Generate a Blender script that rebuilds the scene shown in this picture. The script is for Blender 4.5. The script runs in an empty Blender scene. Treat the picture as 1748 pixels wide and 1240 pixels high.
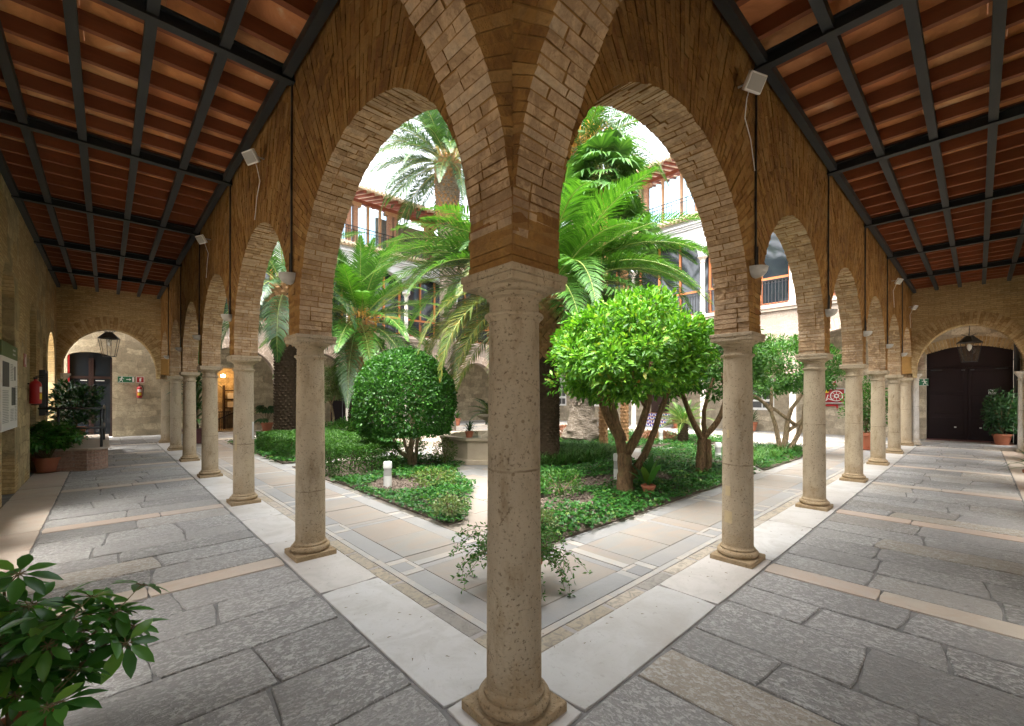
import bpy, bmesh, math, random
import numpy as np
from mathutils import Vector, Matrix
PI = math.pi
R = math.radians
rng = random.Random(7)
nrng = np.random.RandomState(11)
C = bpy.context.scene.collection

# ---------------------------------------------------------------- helpers
class MB:
    """collects faces and links them as one mesh object"""
    def __init__(s):
        s.v = []; s.f = []; s.m = []; s.uv = []
    def quad(s, pts, mi=0):
        n = len(s.v); s.v += [tuple(p) for p in pts]
        s.f.append(tuple(range(n, n + len(pts)))); s.m.append(mi)
    def hexa(s, p, mi=0):
        n = len(s.v); s.v += [tuple(q) for q in p]
        for a in ((0,3,2,1),(4,5,6,7),(0,1,5,4),(1,2,6,5),(2,3,7,6),(3,0,4,7)):
            s.f.append(tuple(n + i for i in a)); s.m.append(mi)
    def box(s, x0, x1, y0, y1, z0, z1, mi=0):
        s.hexa([(x0,y0,z0),(x1,y0,z0),(x1,y1,z0),(x0,y1,z0),(x0,y0,z1),(x1,y0,z1),(x1,y1,z1),(x0,y1,z1)], mi)
    def mbox(s, mp, u0, u1, v0, v1, z0, z1, mi=0):
        s.hexa([mp(*q) for q in [(u0,v0,z0),(u1,v0,z0),(u1,v1,z0),(u0,v1,z0),(u0,v0,z1),(u1,v0,z1),(u1,v1,z1),(u0,v1,z1)]], mi)
    def prism(s, poly, z0, z1, mi=0):
        n = len(s.v); k = len(poly)
        s.v += [(p[0], p[1], z0) for p in poly] + [(p[0], p[1], z1) for p in poly]
        s.f.append(tuple(n + i for i in reversed(range(k)))); s.m.append(mi)
        s.f.append(tuple(n + k + i for i in range(k))); s.m.append(mi)
        for i in range(k):
            j = (i + 1) % k
            s.f.append((n + i, n + j, n + k + j, n + k + i)); s.m.append(mi)
    def lathe(s, prof, seg=24, c=(0,0,0), mi=0, cap=True, wob=None):
        n = len(s.v)
        for (r, z) in prof:
            for k in range(seg):
                a = 2 * PI * k / seg
                rr = r * (wob(a, z) if wob else 1)
                s.v.append((c[0] + rr * math.cos(a), c[1] + rr * math.sin(a), c[2] + z))
        for i in range(len(prof) - 1):
            for k in range(seg):
                j = (k + 1) % seg
                s.f.append((n + i*seg + k, n + i*seg + j, n + (i+1)*seg + j, n + (i+1)*seg + k)); s.m.append(mi)
        if cap:
            s.f.append(tuple(n + k for k in reversed(range(seg)))); s.m.append(mi)
            e = n + (len(prof) - 1) * seg
            s.f.append(tuple(e + k for k in range(seg))); s.m.append(mi)
    def tube(s, pts, rad, seg=8, mi=0, cap=True):
        pts = [Vector(p) for p in pts]
        if not isinstance(rad, (list, tuple)): rad = [rad] * len(pts)
        n = len(s.v); up = None
        for i, p in enumerate(pts):
            t = (pts[min(i+1, len(pts)-1)] - pts[max(i-1, 0)]).normalized()
            if up is None:
                up = Vector((0,0,1)) if abs(t.z) < .9 else Vector((1,0,0))
            a = t.cross(up).normalized(); b = a.cross(t).normalized(); up = b
            for k in range(seg):
                w = 2 * PI * k / seg
                q = p + (a * math.cos(w) + b * math.sin(w)) * rad[i]
                s.v.append(tuple(q))
        for i in range(len(pts) - 1):
            for k in range(seg):
                j = (k + 1) % seg
                s.f.append((n+i*seg+k, n+i*seg+j, n+(i+1)*seg+j, n+(i+1)*seg+k)); s.m.append(mi)
        if cap:
            s.f.append(tuple(n + k for k in reversed(range(seg)))); s.m.append(mi)
            e = n + (len(pts)-1) * seg
            s.f.append(tuple(e + k for k in range(seg))); s.m.append(mi)
    def bar(s, p, q, w, h=None, mi=0):
        """rectangular bar from p to q"""
        p = Vector(p); q = Vector(q); h = h or w
        t = (q - p).normalized()
        up = Vector((0,0,1)) if abs(t.z) < .95 else Vector((1,0,0))
        a = t.cross(up).normalized() * (w/2); b = a.cross(t).normalized() * (h/2)
        s.hexa([p-a-b, p+a-b, p+a+b, p-a+b, q-a-b, q+a-b, q+a+b, q-a+b], mi)
    def build(s, name, mats, parent=None, smooth=False, recalc=True, bevel=0, loc=None, angle=None):
        me = bpy.data.meshes.new(name)
        me.from_pydata(s.v, [], s.f)
        if not isinstance(mats, (list, tuple)): mats = [mats]
        for m in mats: me.materials.append(m)
        if any(s.m): me.polygons.foreach_set('material_index', s.m)
        if recalc or bevel:
            bm = bmesh.new(); bm.from_mesh(me)
            if bevel: bmesh.ops.bevel(bm, geom=list(bm.edges), offset=bevel, segments=1, affect='EDGES', clamp_overlap=True)
            bmesh.ops.recalc_face_normals(bm, faces=bm.faces); bm.to_mesh(me); bm.free()
        if smooth:
            me.polygons.foreach_set('use_smooth', [True] * len(me.polygons))
            if angle is not None:
                try: me.set_sharp_from_angle(angle=R(angle))
                except Exception: pass
        me.update()
        o = bpy.data.objects.new(name, me); C.objects.link(o)
        if parent: o.parent = parent
        if loc is not None: o.location = loc
        return o

def npmesh(name, V, F, mats, parent=None, mi=None, smooth=False):
    """V (n,3), F (m,k) numpy arrays"""
    me = bpy.data.meshes.new(name)
    n, m, k = len(V), len(F), F.shape[1]
    me.vertices.add(n); me.vertices.foreach_set('co', np.ascontiguousarray(V, dtype=np.float32).ravel())
    me.loops.add(m * k); me.loops.foreach_set('vertex_index', np.ascontiguousarray(F, dtype=np.int32).ravel())
    me.polygons.add(m); me.polygons.foreach_set('loop_start', np.arange(0, m*k, k, dtype=np.int32))
    try: me.polygons.foreach_set('loop_total', np.full(m, k, dtype=np.int32))
    except Exception: pass
    if not isinstance(mats, (list, tuple)): mats = [mats]
    for a in mats: me.materials.append(a)
    if mi is not None: me.polygons.foreach_set('material_index', np.ascontiguousarray(mi, dtype=np.int32))
    if smooth: me.polygons.foreach_set('use_smooth', [True] * m)
    me.update(calc_edges=True); me.validate()
    o = bpy.data.objects.new(name, me); C.objects.link(o)
    if parent: o.parent = parent
    return o

def tag(o, label=None, cat=None, group=None, kind=None):
    if label: o['label'] = label
    if cat: o['category'] = cat
    if group: o['group'] = group
    if kind: o['kind'] = kind
    return o
def thing(name, label, cat, loc=(0,0,0), rz=0, group=None):
    o = bpy.data.objects.new(name, None); C.objects.link(o)
    o.location = loc; o.rotation_euler = (0,0,rz); o.empty_display_size = .1
    return tag(o, label, cat, group)
def struct(name, mb, mats, **k):
    o = mb.build(name, mats, **k); o['kind'] = 'structure'; return o
def stuff(o): o['kind'] = 'stuff'; return o
def copy_tree(o, parent=None):
    c = o.copy(); C.objects.link(c)
    if parent: c.parent = parent
    for ch in [x for x in bpy.data.objects if x.parent == o]:
        copy_tree(ch, c)
    return c

def mapR(u, v, z): return (u, v, z)      # right gallery: u along x
def mapL(u, v, z): return (v, u, z)      # left gallery: u along y

# reference camera numbers (used only to turn measured positions into metres while laying things out)
CAM = Vector((-1.62, -1.72, 1.702)); YAW = .82; FPX = 742.; CXP = 874.; CYP = 677.7
_d = Vector((math.cos(YAW), math.sin(YAW), 0)); _r = Vector((math.sin(YAW), -math.cos(YAW), 0))
def spot(px, D, z=0):
    """a point D metres ahead of the viewpoint, in the direction of column px"""
    p = CAM + _d * D + _r * ((px - CXP) / FPX * D)
    return Vector((p.x, p.y, z))
def floor_at(px, py, z=0):
    D = (CAM.z - z) * FPX / (py - CYP)
    return spot(px, D, z)
# ---------------------------------------------------------------- materials
def newmat(name):
    m = bpy.data.materials.new(name); m.use_nodes = True
    nt = m.node_tree; nt.nodes.clear()
    out = nt.nodes.new('ShaderNodeOutputMaterial')
    b = nt.nodes.new('ShaderNodeBsdfPrincipled')
    nt.links.new(b.outputs[0], out.inputs[0])
    return m, nt, b, out
def N(nt, t, **k):
    n = nt.nodes.new(t)
    for a, v in k.items():
        if a.startswith('i_'): n.inputs[a[2:].replace('_', ' ')].default_value = v
        else: setattr(n, a, v)
    return n
def ramp(nt, fac, stops, interp='LINEAR'):
    r = nt.nodes.new('ShaderNodeValToRGB'); r.color_ramp.interpolation = interp
    e = r.color_ramp.elements
    while len(e) < len(stops): e.new(.5)
    for x, (p, c) in zip(e, stops):
        x.position = p; x.color = (c[0], c[1], c[2], 1) if not isinstance(c, (int, float)) else (c, c, c, 1)
    nt.links.new(fac, r.inputs[0]); return r.outputs[0]
def mixc(nt, fac, a, b, mode='MIX'):
    m = nt.nodes.new('ShaderNodeMix'); m.data_type = 'RGBA'; m.blend_type = mode
    for s, v in ((m.inputs[0], fac), (m.inputs[6], a), (m.inputs[7], b)):
        if hasattr(v, 'is_output') or isinstance(v, bpy.types.NodeSocket): nt.links.new(v, s)
        elif isinstance(v, (int, float)): s.default_value = v if s.type == 'VALUE' else (v, v, v, 1)
        else: s.default_value = (v[0], v[1], v[2], 1)
    return m.outputs[2]
def math_(nt, op, a, b=None):
    m = nt.nodes.new('ShaderNodeMath'); m.operation = op
    for s, v in ((m.inputs[0], a), (m.inputs[1], b)):
        if v is None: continue
        if isinstance(v, (int, float)): s.default_value = v
        else: nt.links.new(v, s)
    return m.outputs[0]
def coords(nt, scale=(1,1,1), kind='Object'):
    t = nt.nodes.new('ShaderNodeTexCoord'); mp = nt.nodes.new('ShaderNodeMapping')
    mp.inputs['Scale'].default_value = scale
    nt.links.new(t.outputs[kind], mp.inputs[0]); return mp.outputs[0]
def wcoords(nt, scale=(1,1,1)):
    g = nt.nodes.new('ShaderNodeNewGeometry'); mp = nt.nodes.new('ShaderNodeMapping')
    mp.inputs['Scale'].default_value = scale
    nt.links.new(g.outputs['Position'], mp.inputs[0]); return mp.outputs[0]
def noise(nt, vec, scale, detail=6, rough=.6, dist=0):
    n = nt.nodes.new('ShaderNodeTexNoise')
    n.inputs['Scale'].default_value = scale; n.inputs['Detail'].default_value = detail
    n.inputs['Roughness'].default_value = rough; n.inputs['Distortion'].default_value = dist
    nt.links.new(vec, n.inputs['Vector']); return n.outputs['Fac']
def voro(nt, vec, scale, feature='F1', rnd=1):
    n = nt.nodes.new('ShaderNodeTexVoronoi'); n.feature = feature
    n.inputs['Scale'].default_value = scale; n.inputs['Randomness'].default_value = rnd
    nt.links.new(vec, n.inputs['Vector']); return n
def island(nt):
    return nt.nodes.new('ShaderNodeNewGeometry').outputs['Random Per Island']
def bump(nt, b, h, strength=.5, dist=.01):
    n = nt.nodes.new('ShaderNodeBump'); n.inputs['Strength'].default_value = strength; n.inputs['Distance'].default_value = dist
    nt.links.new(h, n.inputs['Height']); nt.links.new(n.outputs[0], b.inputs['Normal'])
def setc(nt, b, c, rough=.8, spec=.3):
    if isinstance(c, bpy.types.NodeSocket): nt.links.new(c, b.inputs['Base Color'])
    else: b.inputs['Base Color'].default_value = (c[0], c[1], c[2], 1)
    if isinstance(rough, bpy.types.NodeSocket): nt.links.new(rough, b.inputs['Roughness'])
    else: b.inputs['Roughness'].default_value = rough
    b.inputs['Specular IOR Level'].default_value = spec
M = {}
def simple(name, c, rough=.6, spec=.4, metal=0, var=.15, nscale=8, bmp=0):
    m, nt, b, o = newmat(name)
    v = wcoords(nt); n = noise(nt, v, nscale, 6, .65)
    col = mixc(nt, n, tuple(x * (1 - var) for x in c), tuple(min(1, x * (1 + var)) for x in c))
    setc(nt, b, col, rough, spec); b.inputs['Metallic'].default_value = metal
    if bmp: bump(nt, b, noise(nt, v, nscale * 6, 5, .7), bmp, .01)
    M[name] = m; return m

def brick_island(name, cols, stain=(.16, .09, .045), bmp=.8, smear=(.27,.145,.042)):
    """bricks that are real blocks: one tone per block, plus wear"""
    m, nt, b, o = newmat(name)
    v = wcoords(nt)
    base = ramp(nt, island(nt), cols)
    n1 = noise(nt, v, 1.3, 5, .65); n2 = noise(nt, v, 26, 7, .7); n3 = noise(nt, v, 90, 3, .6)
    f = ramp(nt, n1, [(.42, 0), (.68, .55)])
    c = mixc(nt, f, base, stain)
    c = mixc(nt, ramp(nt, n2, [(.3, .75), (.65, 0)]), c, mixc(nt, .5, c, (.07,.04,.025)))
    c = mixc(nt, ramp(nt, n2, [(.62, 0), (.8, .5)]), c, tuple(min(1, x*1.5) for x in smear))
    n4 = noise(nt, v, 7, 6, .7, .4)
    sm = ramp(nt, n4, [(.50, 0), (.62, .85)])
    c = mixc(nt, sm, c, mixc(nt, n2, smear, tuple(x*1.45 for x in smear)))
    setc(nt, b, c, .92, .15)
    h = math_(nt, 'ADD', math_(nt, 'ADD', n2, math_(nt, 'MULTIPLY', n3, .35)), math_(nt, 'MULTIPLY', n4, 1.2))
    bump(nt, b, h, bmp, .025)
    M[name] = m
brick_island('arcade_brick', [(0, (.235,.112,.026)), (.35, (.295,.146,.036)), (.65, (.34,.18,.05)), (.9, (.42,.25,.085)), (1, (.26,.108,.03))])
brick_island('lit_intrados_brick', [(0, (.36,.235,.125)), (.35, (.43,.29,.165)), (.65, (.47,.33,.20)), (.9, (.54,.41,.27)), (1, (.39,.24,.13))], smear=(.42,.29,.17))  # paler copy of the arcade brick: courtyard light painted onto the arch undersides
brick_island('pale_brick', [(0, (.36,.27,.21)), (.5, (.44,.345,.27)), (1, (.48,.40,.33))], stain=(.4,.3,.22), smear=(.5,.4,.32))
brick_island('ring_brick', [(0, (.30,.19,.08)), (.5, (.42,.29,.14)), (1, (.50,.37,.20))], stain=(.28,.18,.08), smear=(.4,.28,.15))
simple('mortar', (.25,.135,.042), .95, .1, var=.3, nscale=14, bmp=.5)
simple('pale_mortar', (.5,.43,.36), .95, .1, var=.15, nscale=14, bmp=.4)

def brick_tex(name, ax, c1, c2, cm, bw=.28, rh=.062, bmp=.8, rub=0, rubc=(.36,.29,.19)):
    """flat walls of long thin bricks; ax = the horizontal axis of the wall. rub>0 mixes patches of rubble stone in"""
    m, nt, b, o = newmat(name)
    g = nt.nodes.new('ShaderNodeNewGeometry'); sx = nt.nodes.new('ShaderNodeSeparateXYZ'); nt.links.new(g.outputs['Position'], sx.inputs[0])
    cb = nt.nodes.new('ShaderNodeCombineXYZ')
    v = wcoords(nt)
    wob = noise(nt, v, 2.2, 3, .5); wob2 = noise(nt, v, 9, 3, .5)
    zz = math_(nt, 'ADD', sx.outputs[2], math_(nt, 'ADD', math_(nt, 'MULTIPLY', wob, .10), math_(nt, 'MULTIPLY', wob2, .02)))
    if ax == 'xy':
        uu = math_(nt, 'ADD', sx.outputs[0], sx.outputs[1])
    else: uu = sx.outputs[{'x':0,'y':1}[ax]]
    nt.links.new(math_(nt, 'ADD', uu, math_(nt, 'MULTIPLY', wob2, .05)), cb.inputs[0]); nt.links.new(zz, cb.inputs[1])
    t = nt.nodes.new('ShaderNodeTexBrick'); nt.links.new(cb.outputs[0], t.inputs['Vector'])
    t.inputs['Scale'].default_value = 1; t.inputs['Brick Width'].default_value = bw; t.inputs['Row Height'].default_value = rh
    t.inputs['Mortar Size'].default_value = .006; t.inputs['Mortar Smooth'].default_value = .25; t.inputs['Bias'].default_value = -.1
    t.inputs['Color1'].default_value = (*c1, 1); t.inputs['Color2'].default_value = (*c2, 1); t.inputs['Mortar'].default_value = (*cm, 1)
    n1 = noise(nt, v, 1.1, 5, .65); n2 = noise(nt, v, 22, 7, .72)
    c = mixc(nt, ramp(nt, n1, [(.4, 0), (.7, .6)]), t.outputs['Color'], tuple(x * .6 for x in c1))
    c = mixc(nt, ramp(nt, n2, [(.3, .7), (.55, 0)]), c, tuple(x * .38 for x in c1))
    h = math_(nt, 'SUBTRACT', math_(nt, 'MULTIPLY', n2, .7), math_(nt, 'MULTIPLY', t.outputs['Fac'], 1.))
    if rub:
        nz = nt.nodes.new('ShaderNodeTexNoise'); nz.inputs['Scale'].default_value = 1.7; nz.inputs['Detail'].default_value = 3; nt.links.new(v, nz.inputs['Vector'])
        sc_ = nt.nodes.new('ShaderNodeVectorMath'); sc_.operation = 'SCALE'; sc_.inputs['Scale'].default_value = .42; nt.links.new(nz.outputs['Color'], sc_.inputs[0])
        dv = nt.nodes.new('ShaderNodeVectorMath'); dv.operation = 'ADD'; nt.links.new(cb.outputs[0], dv.inputs[0]); nt.links.new(sc_.outputs[0], dv.inputs[1])
        t2 = nt.nodes.new('ShaderNodeTexBrick'); nt.links.new(dv.outputs[0], t2.inputs['Vector']); t2.inputs['Scale'].default_value = 1
        t2.inputs['Brick Width'].default_value = .52; t2.inputs['Row Height'].default_value = .27; t2.inputs['Mortar Size'].default_value = .014; t2.inputs['Mortar Smooth'].default_value = .6; t2.offset_frequency = 2; t2.squash = 1.6; t2.squash_frequency = 3
        t2.inputs['Color1'].default_value = (*[x*.72 for x in rubc], 1); t2.inputs['Color2'].default_value = (*[min(1, x*1.3) for x in rubc], 1); t2.inputs['Mortar'].default_value = (*[x*.85 for x in rubc], 1)
        sc1 = t2.outputs['Color']; n5 = noise(nt, v, 4, 6, .68)
        sc1 = mixc(nt, ramp(nt, n5, [(.38, .6), (.55, 0)]), sc1, tuple(x*.55 for x in rubc))
        sc1 = mixc(nt, ramp(nt, n5, [(.58, 0), (.72, .5)]), sc1, tuple(min(1, x*1.45) for x in rubc))
        sc1 = mixc(nt, ramp(nt, n2, [(.32, .7), (.5, 0)]), sc1, tuple(x*.4 for x in rubc))
        h2 = math_(nt, 'SUBTRACT', math_(nt, 'ADD', math_(nt, 'MULTIPLY', n2, .8), n5), math_(nt, 'MULTIPLY', t2.outputs['Fac'], .9))
        msk = ramp(nt, noise(nt, v, .55, 4, .6), [(.62 - .3*rub, 0), (.66 - .3*rub, 1)]) if rub < 1 else None
        if msk is None: c, h = sc1, h2
        else:
            c = mixc(nt, msk, c, sc1); h = mixc(nt, msk, h, h2)
    setc(nt, b, c, .93, .12); bump(nt, b, h, bmp, .02)
    M[name] = m
OC1, OC2, OCM = (.58,.43,.22), (.42,.28,.12), (.30,.205,.10)
brick_tex('wall_brick_y', 'y', OC1, OC2, OCM)
brick_tex('wall_brick_x', 'x', OC1, OC2, OCM)
brick_tex('wall_mixed_y', 'y', OC1, OC2, OCM, rub=.45, rubc=(.47,.37,.21))
brick_tex('rubble_x', 'x', OC1, OC2, OCM, rub=1, rubc=(.45,.38,.26))
brick_tex('rubble_y', 'y', OC1, OC2, OCM, rub=1, rubc=(.44,.37,.27))
brick_tex('pale_brick_y', 'y', (.42,.35,.285), (.36,.285,.225), (.30,.24,.19))
brick_tex('pale_brick_x', 'x', (.42,.35,.285), (.36,.285,.225), (.30,.24,.19))
brick_tex('red_brick', 'xy', (.42,.22,.14), (.34,.17,.10), (.42,.34,.27), rh=.07)
brick_tex('ramp_brick', 'xy', (.44,.29,.22), (.36,.22,.16), (.42,.34,.28), bw=.22, rh=.075)

def column_stone(name, c):
    m, nt, b, o = newmat(name)
    v = wcoords(nt); oi = nt.nodes.new('ShaderNodeObjectInfo')
    n1 = noise(nt, v, 2.2, 6, .65, .3); n2 = noise(nt, v, 55, 4, .7); n3 = noise(nt, wcoords(nt, (1,1,.35)), 7, 5, .7)
    base = mixc(nt, n1, tuple(x*.72 for x in c), tuple(x*1.22 for x in c))
    base = mixc(nt, math_(nt, 'MULTIPLY', oi.outputs['Random'], .3), base, (c[0]*.9, c[1]*.94, c[2]*1.02))
    base = mixc(nt, ramp(nt, n3, [(.52, 0), (.70, .65)]), base, (c[0]*.5, c[1]*.43, c[2]*.33))
    gz = nt.nodes.new('ShaderNodeNewGeometry'); sz = nt.nodes.new('ShaderNodeSeparateXYZ'); nt.links.new(gz.outputs['Position'], sz.inputs[0])
    n6 = noise(nt, v, 5, 6, .7, .5); foot = ramp(nt, math_(nt, 'ADD', sz.outputs[2], math_(nt, 'MULTIPLY', n6, .9)), [(.45, .75), (.85, 0)])
    base = mixc(nt, foot, base, (c[0]*.62, c[1]*.52, c[2]*.38))
    cr = voro(nt, wcoords(nt, (1, 1, .8)), 2.2, 'DISTANCE_TO_EDGE'); crk = ramp(nt, math_(nt, 'ADD', cr.outputs['Distance'], math_(nt, 'MULTIPLY', noise(nt, v, 9, 5, .7), .05)), [(.024, .8), (.032, 0)])
    base = mixc(nt, math_(nt, 'MULTIPLY', crk, ramp(nt, n1, [(.5, 0), (.6, 1)])), base, (c[0]*.3, c[1]*.25, c[2]*.2))
    pits = ramp(nt, n2, [(.34, 1), (.43, 0)])
    base = mixc(nt, math_(nt, 'MULTIPLY', pits, .9), base, (c[0]*.35, c[1]*.32, c[2]*.28))
    vo = voro(nt, v, 9); spots = ramp(nt, vo.outputs['Distance'], [(.06, 1), (.11, 0)])
    base = mixc(nt, math_(nt, 'MULTIPLY', spots, .65), base, (c[0]*.35, c[1]*.28, c[2]*.2))
    zr = math_(nt, 'ADD', math_(nt, 'MULTIPLY', oi.outputs['Random'], 1.1), .3)
    dz = math_(nt, 'ABSOLUTE', math_(nt, 'SUBTRACT', math_(nt, 'ADD', sz.outputs[2], math_(nt, 'MULTIPLY', noise(nt, v, 6, 4, .6), .03)), zr))
    ring = math_(nt, 'MULTIPLY', ramp(nt, dz, [(.003, 1), (.007, 0)]), ramp(nt, noise(nt, v, 8, 3, .6), [(.4, .3), (.6, .9)]))
    base = mixc(nt, ring, base, (c[0]*.35, c[1]*.3, c[2]*.25))
    tone = mixc(nt, noise(nt, v, .9, 3, .5), (.72,.72,.74), (1.18,1.15,1.1)); base = mixc(nt, 1., base, tone, 'MULTIPLY')
    setc(nt, b, base, .85, .2)
    w = nt.nodes.new('ShaderNodeTexNoise'); w.inputs['Scale'].default_value = 130; nt.links.new(wcoords(nt, (.25,.25,1)), w.inputs['Vector'])
    h = math_(nt, 'ADD', math_(nt, 'SUBTRACT', n2, math_(nt, 'MULTIPLY', pits, .6)), math_(nt, 'MULTIPLY', w.outputs['Fac'], .5))
    bump(nt, b, h, .7, .012)
    M[name] = m
column_stone('column_stone', (.44,.358,.243))
column_stone('white_stone', (.66,.62,.55))

def slab_mat(name, cols, marks=(.56,.55,.52), marka=.66, mscale=33, rough=.75, bmp=.8, along='x'):
    """worn paving, one tone per slab, with pale chisel marks"""
    m, nt, b, o = newmat(name)
    v = wcoords(nt); isl = island(nt)
    off = nt.nodes.new('ShaderNodeVectorMath'); off.operation = 'ADD'
    cmb = nt.nodes.new('ShaderNodeCombineXYZ'); nt.links.new(math_(nt, 'MULTIPLY', isl, 37.), cmb.inputs[0]); nt.links.new(math_(nt, 'MULTIPLY', isl, 91.), cmb.inputs[2])
    nt.links.new(v, off.inputs[0]); nt.links.new(cmb.outputs[0], off.inputs[1])
    base = ramp(nt, isl, cols)
    n1 = noise(nt, off.outputs[0], 1.6, 6, .6, .4)
    base = mixc(nt, n1, mixc(nt, .35, base, (.10,.095,.09)), mixc(nt, .25, base, (.5,.47,.42)))
    st = nt.nodes.new('ShaderNodeMapping'); st.inputs['Scale'].default_value = (1, 1.6, 1) if along == 'x' else (1.6, 1, 1)
    st.inputs['Rotation'].default_value = (0, 0, .5)
    nt.links.new(off.outputs[0], st.inputs[0])
    k = noise(nt, st.outputs[0], mscale, 5, .62, .9)
    amt = noise(nt, off.outputs[0], .9, 3, .5)
    k2 = noise(nt, st.outputs[0], mscale*.5, 4, .6, .5)
    kk = math_(nt, 'ADD', math_(nt, 'MULTIPLY', k, .65), math_(nt, 'MULTIPLY', k2, .35))
    mk = math_(nt, 'MULTIPLY', ramp(nt, kk, [(.485, 0), (.56, 1)]), ramp(nt, amt, [(.40, marka*.3), (.62, marka)]))
    c = mixc(nt, mk, base, marks)
    dk = noise(nt, off.outputs[0], 34, 6, .7)
    c = mixc(nt, ramp(nt, dk, [(.28, .6), (.42, 0)]), c, (.09,.085,.08))
    setc(nt, b, c, rough, .3)
    bump(nt, b, math_(nt, 'ADD', math_(nt, 'MULTIPLY', ramp(nt, kk, [(.4, 0), (.6, 1)]), .5), math_(nt, 'MULTIPLY', dk, .6)), bmp, .02)
    M[name] = m
GREY = [(0, (.215,.21,.20)), (.3, (.26,.254,.243)), (.6, (.30,.293,.28)), (.82, (.345,.335,.315)), (.93, (.40,.345,.265)), (1, (.17,.168,.163))]
slab_mat('grey_slab_x', GREY, along='x'); slab_mat('grey_slab_y', GREY, along='y')
def fine_stone(name, cols, veins=(.5,.4,.3), va=.5, vscale=3, rough=.55, stretch=(1,1,1)):
    m, nt, b, o = newmat(name)
    v = wcoords(nt); isl = island(nt)
    off = nt.nodes.new('ShaderNodeVectorMath'); off.operation = 'ADD'
    cmb = nt.nodes.new('ShaderNodeCombineXYZ'); nt.links.new(math_(nt, 'MULTIPLY', isl, 57.), cmb.inputs[0]); nt.links.new(math_(nt, 'MULTIPLY', isl, 23.), cmb.inputs[1])
    sv = wcoords(nt, stretch)
    nt.links.new(sv, off.inputs[0]); nt.links.new(cmb.outputs[0], off.inputs[1])
    base = ramp(nt, isl, cols)
    n1 = noise(nt, off.outputs[0], vscale, 8, .62, 1.3)
    c = mixc(nt, math_(nt, 'MULTIPLY', ramp(nt, n1, [(.45, 0), (.62, 1)]), va), base, veins)
    n2 = noise(nt, v, 40, 6, .7); n3 = noise(nt, v, 1.1, 5, .6)
    c = mixc(nt, ramp(nt, n2, [(.27, .45), (.40, 0)]), c, (.2,.17,.14))
    c = mixc(nt, ramp(nt, n3, [(.46, 0), (.72, .5)]), c, (.30,.265,.22))
    n7 = noise(nt, v, 13, 7, .75, 1.); c = mixc(nt, ramp(nt, n7, [(.60, 0), (.68, .45)]), c, (.22,.195,.16))
    setc(nt, b, c, rough, .4)
    bump(nt, b, math_(nt, 'ADD', n2, n1), .15, .01)
    M[name] = m
fine_stone('white_marble', [(0, (.43,.42,.40)), (.5, (.475,.465,.445)), (1, (.45,.42,.385))], veins=(.36,.34,.31), va=.55, rough=.5)
fine_stone('cream_stone', [(0, (.42,.37,.305)), (.4, (.46,.405,.335)), (.7, (.46,.37,.30)), (1, (.40,.36,.31))], veins=(.42,.305,.225), va=.45)
fine_stone('court_slab', [(0, (.225,.21,.185)), (.3, (.25,.225,.195)), (.6, (.245,.21,.175)), (.8, (.22,.215,.20)), (1, (.26,.24,.21))], veins=(.28,.215,.165), va=.5, vscale=1.8, stretch=(.6,1.6,1))
fine_stone('court_grey', [(0, (.20,.20,.197)), (.5, (.225,.225,.22)), (1, (.25,.245,.235))], veins=(.28,.275,.265), va=.4)
fine_stone('court_white', [(0, (.29,.28,.26)), (1, (.33,.32,.30))], va=.4)
fine_stone('weathered_kerb', [(0, (.27,.24,.19)), (.4, (.34,.29,.21)), (.7, (.40,.35,.28)), (1, (.22,.21,.19))], veins=(.16,.15,.13), va=.7, vscale=14, rough=.9)
simple('joint', (.30,.28,.26), .95, .1, var=.35, nscale=6, bmp=.5)
simple('dark_joint', (.085,.078,.07), .95, .1, var=.4, nscale=5, bmp=.5)
simple('grey_joint', (.20,.195,.185), .95, .1, var=.85, nscale=5, bmp=.8)

simple('black_steel', (.022,.026,.027), .55, .4, var=.35, nscale=4)
simple('iron', (.03,.03,.032), .6, .4)
def wood(name, c, rough=.7, along='x'):
    m, nt, b, o = newmat(name)
    s = {'x': (2, 22, 22), 'y': (22, 2, 22), 'z': (22, 22, 2)}[along]
    v = wcoords(nt, s); n = noise(nt, v, 1, 6, .6, .6); i = island(nt)
    col = mixc(nt, n, tuple(x*.6 for x in c), tuple(x*1.35 for x in c))
    col = mixc(nt, math_(nt, 'MULTIPLY', i, .5), col, tuple(x*.55 for x in c))
    setc(nt, b, col, rough, .3); bump(nt, b, n, .3, .008); M[name] = m
wood('joist_wood_x', (.25,.085,.036), along='x'); wood('joist_wood_y', (.25,.085,.036), along='y')
wood('orange_wood', (.50,.17,.06), .5, 'z'); wood('red_wood', (.26,.075,.045), .6, 'x'); wood('tan_wood', (.42,.24,.13), .6, 'z')
wood('dark_wood', (.045,.022,.016), .5, 'z')
def terracotta_ceiling(name):
    m, nt, b, o = newmat(name)
    v = wcoords(nt); n = noise(nt, v, 2.4, 6, .65, .9); i = island(nt)
    c = ramp(nt, i, [(0, (.60,.25,.09)), (.4, (.68,.33,.135)), (.7, (.74,.43,.20)), (1, (.56,.20,.08))])
    c = mixc(nt, ramp(nt, n, [(.35, .65), (.55, 0)]), c, (.40,.155,.06))
    c = mixc(nt, ramp(nt, n, [(.58, 0), (.72, .6)]), c, (.74,.56,.38))
    setc(nt, b, c, .85, .2); bump(nt, b, noise(nt, v, 30, 5, .6), .25, .01); M[name] = m
terracotta_ceiling('ceiling_tile')
simple('terracotta', (.36,.13,.07), .75, .3, var=.25, nscale=5, bmp=.2)
simple('roof_tile', (.50,.36,.27), .85, .2, var=.3, nscale=7, bmp=.3)
simple('roof_tile_pale', (.58,.47,.36), .85, .2, var=.25, nscale=7, bmp=.3)
simple('white_plaster', (.47,.475,.478), .85, .2, var=.06, nscale=1.5, bmp=.1)
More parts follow.
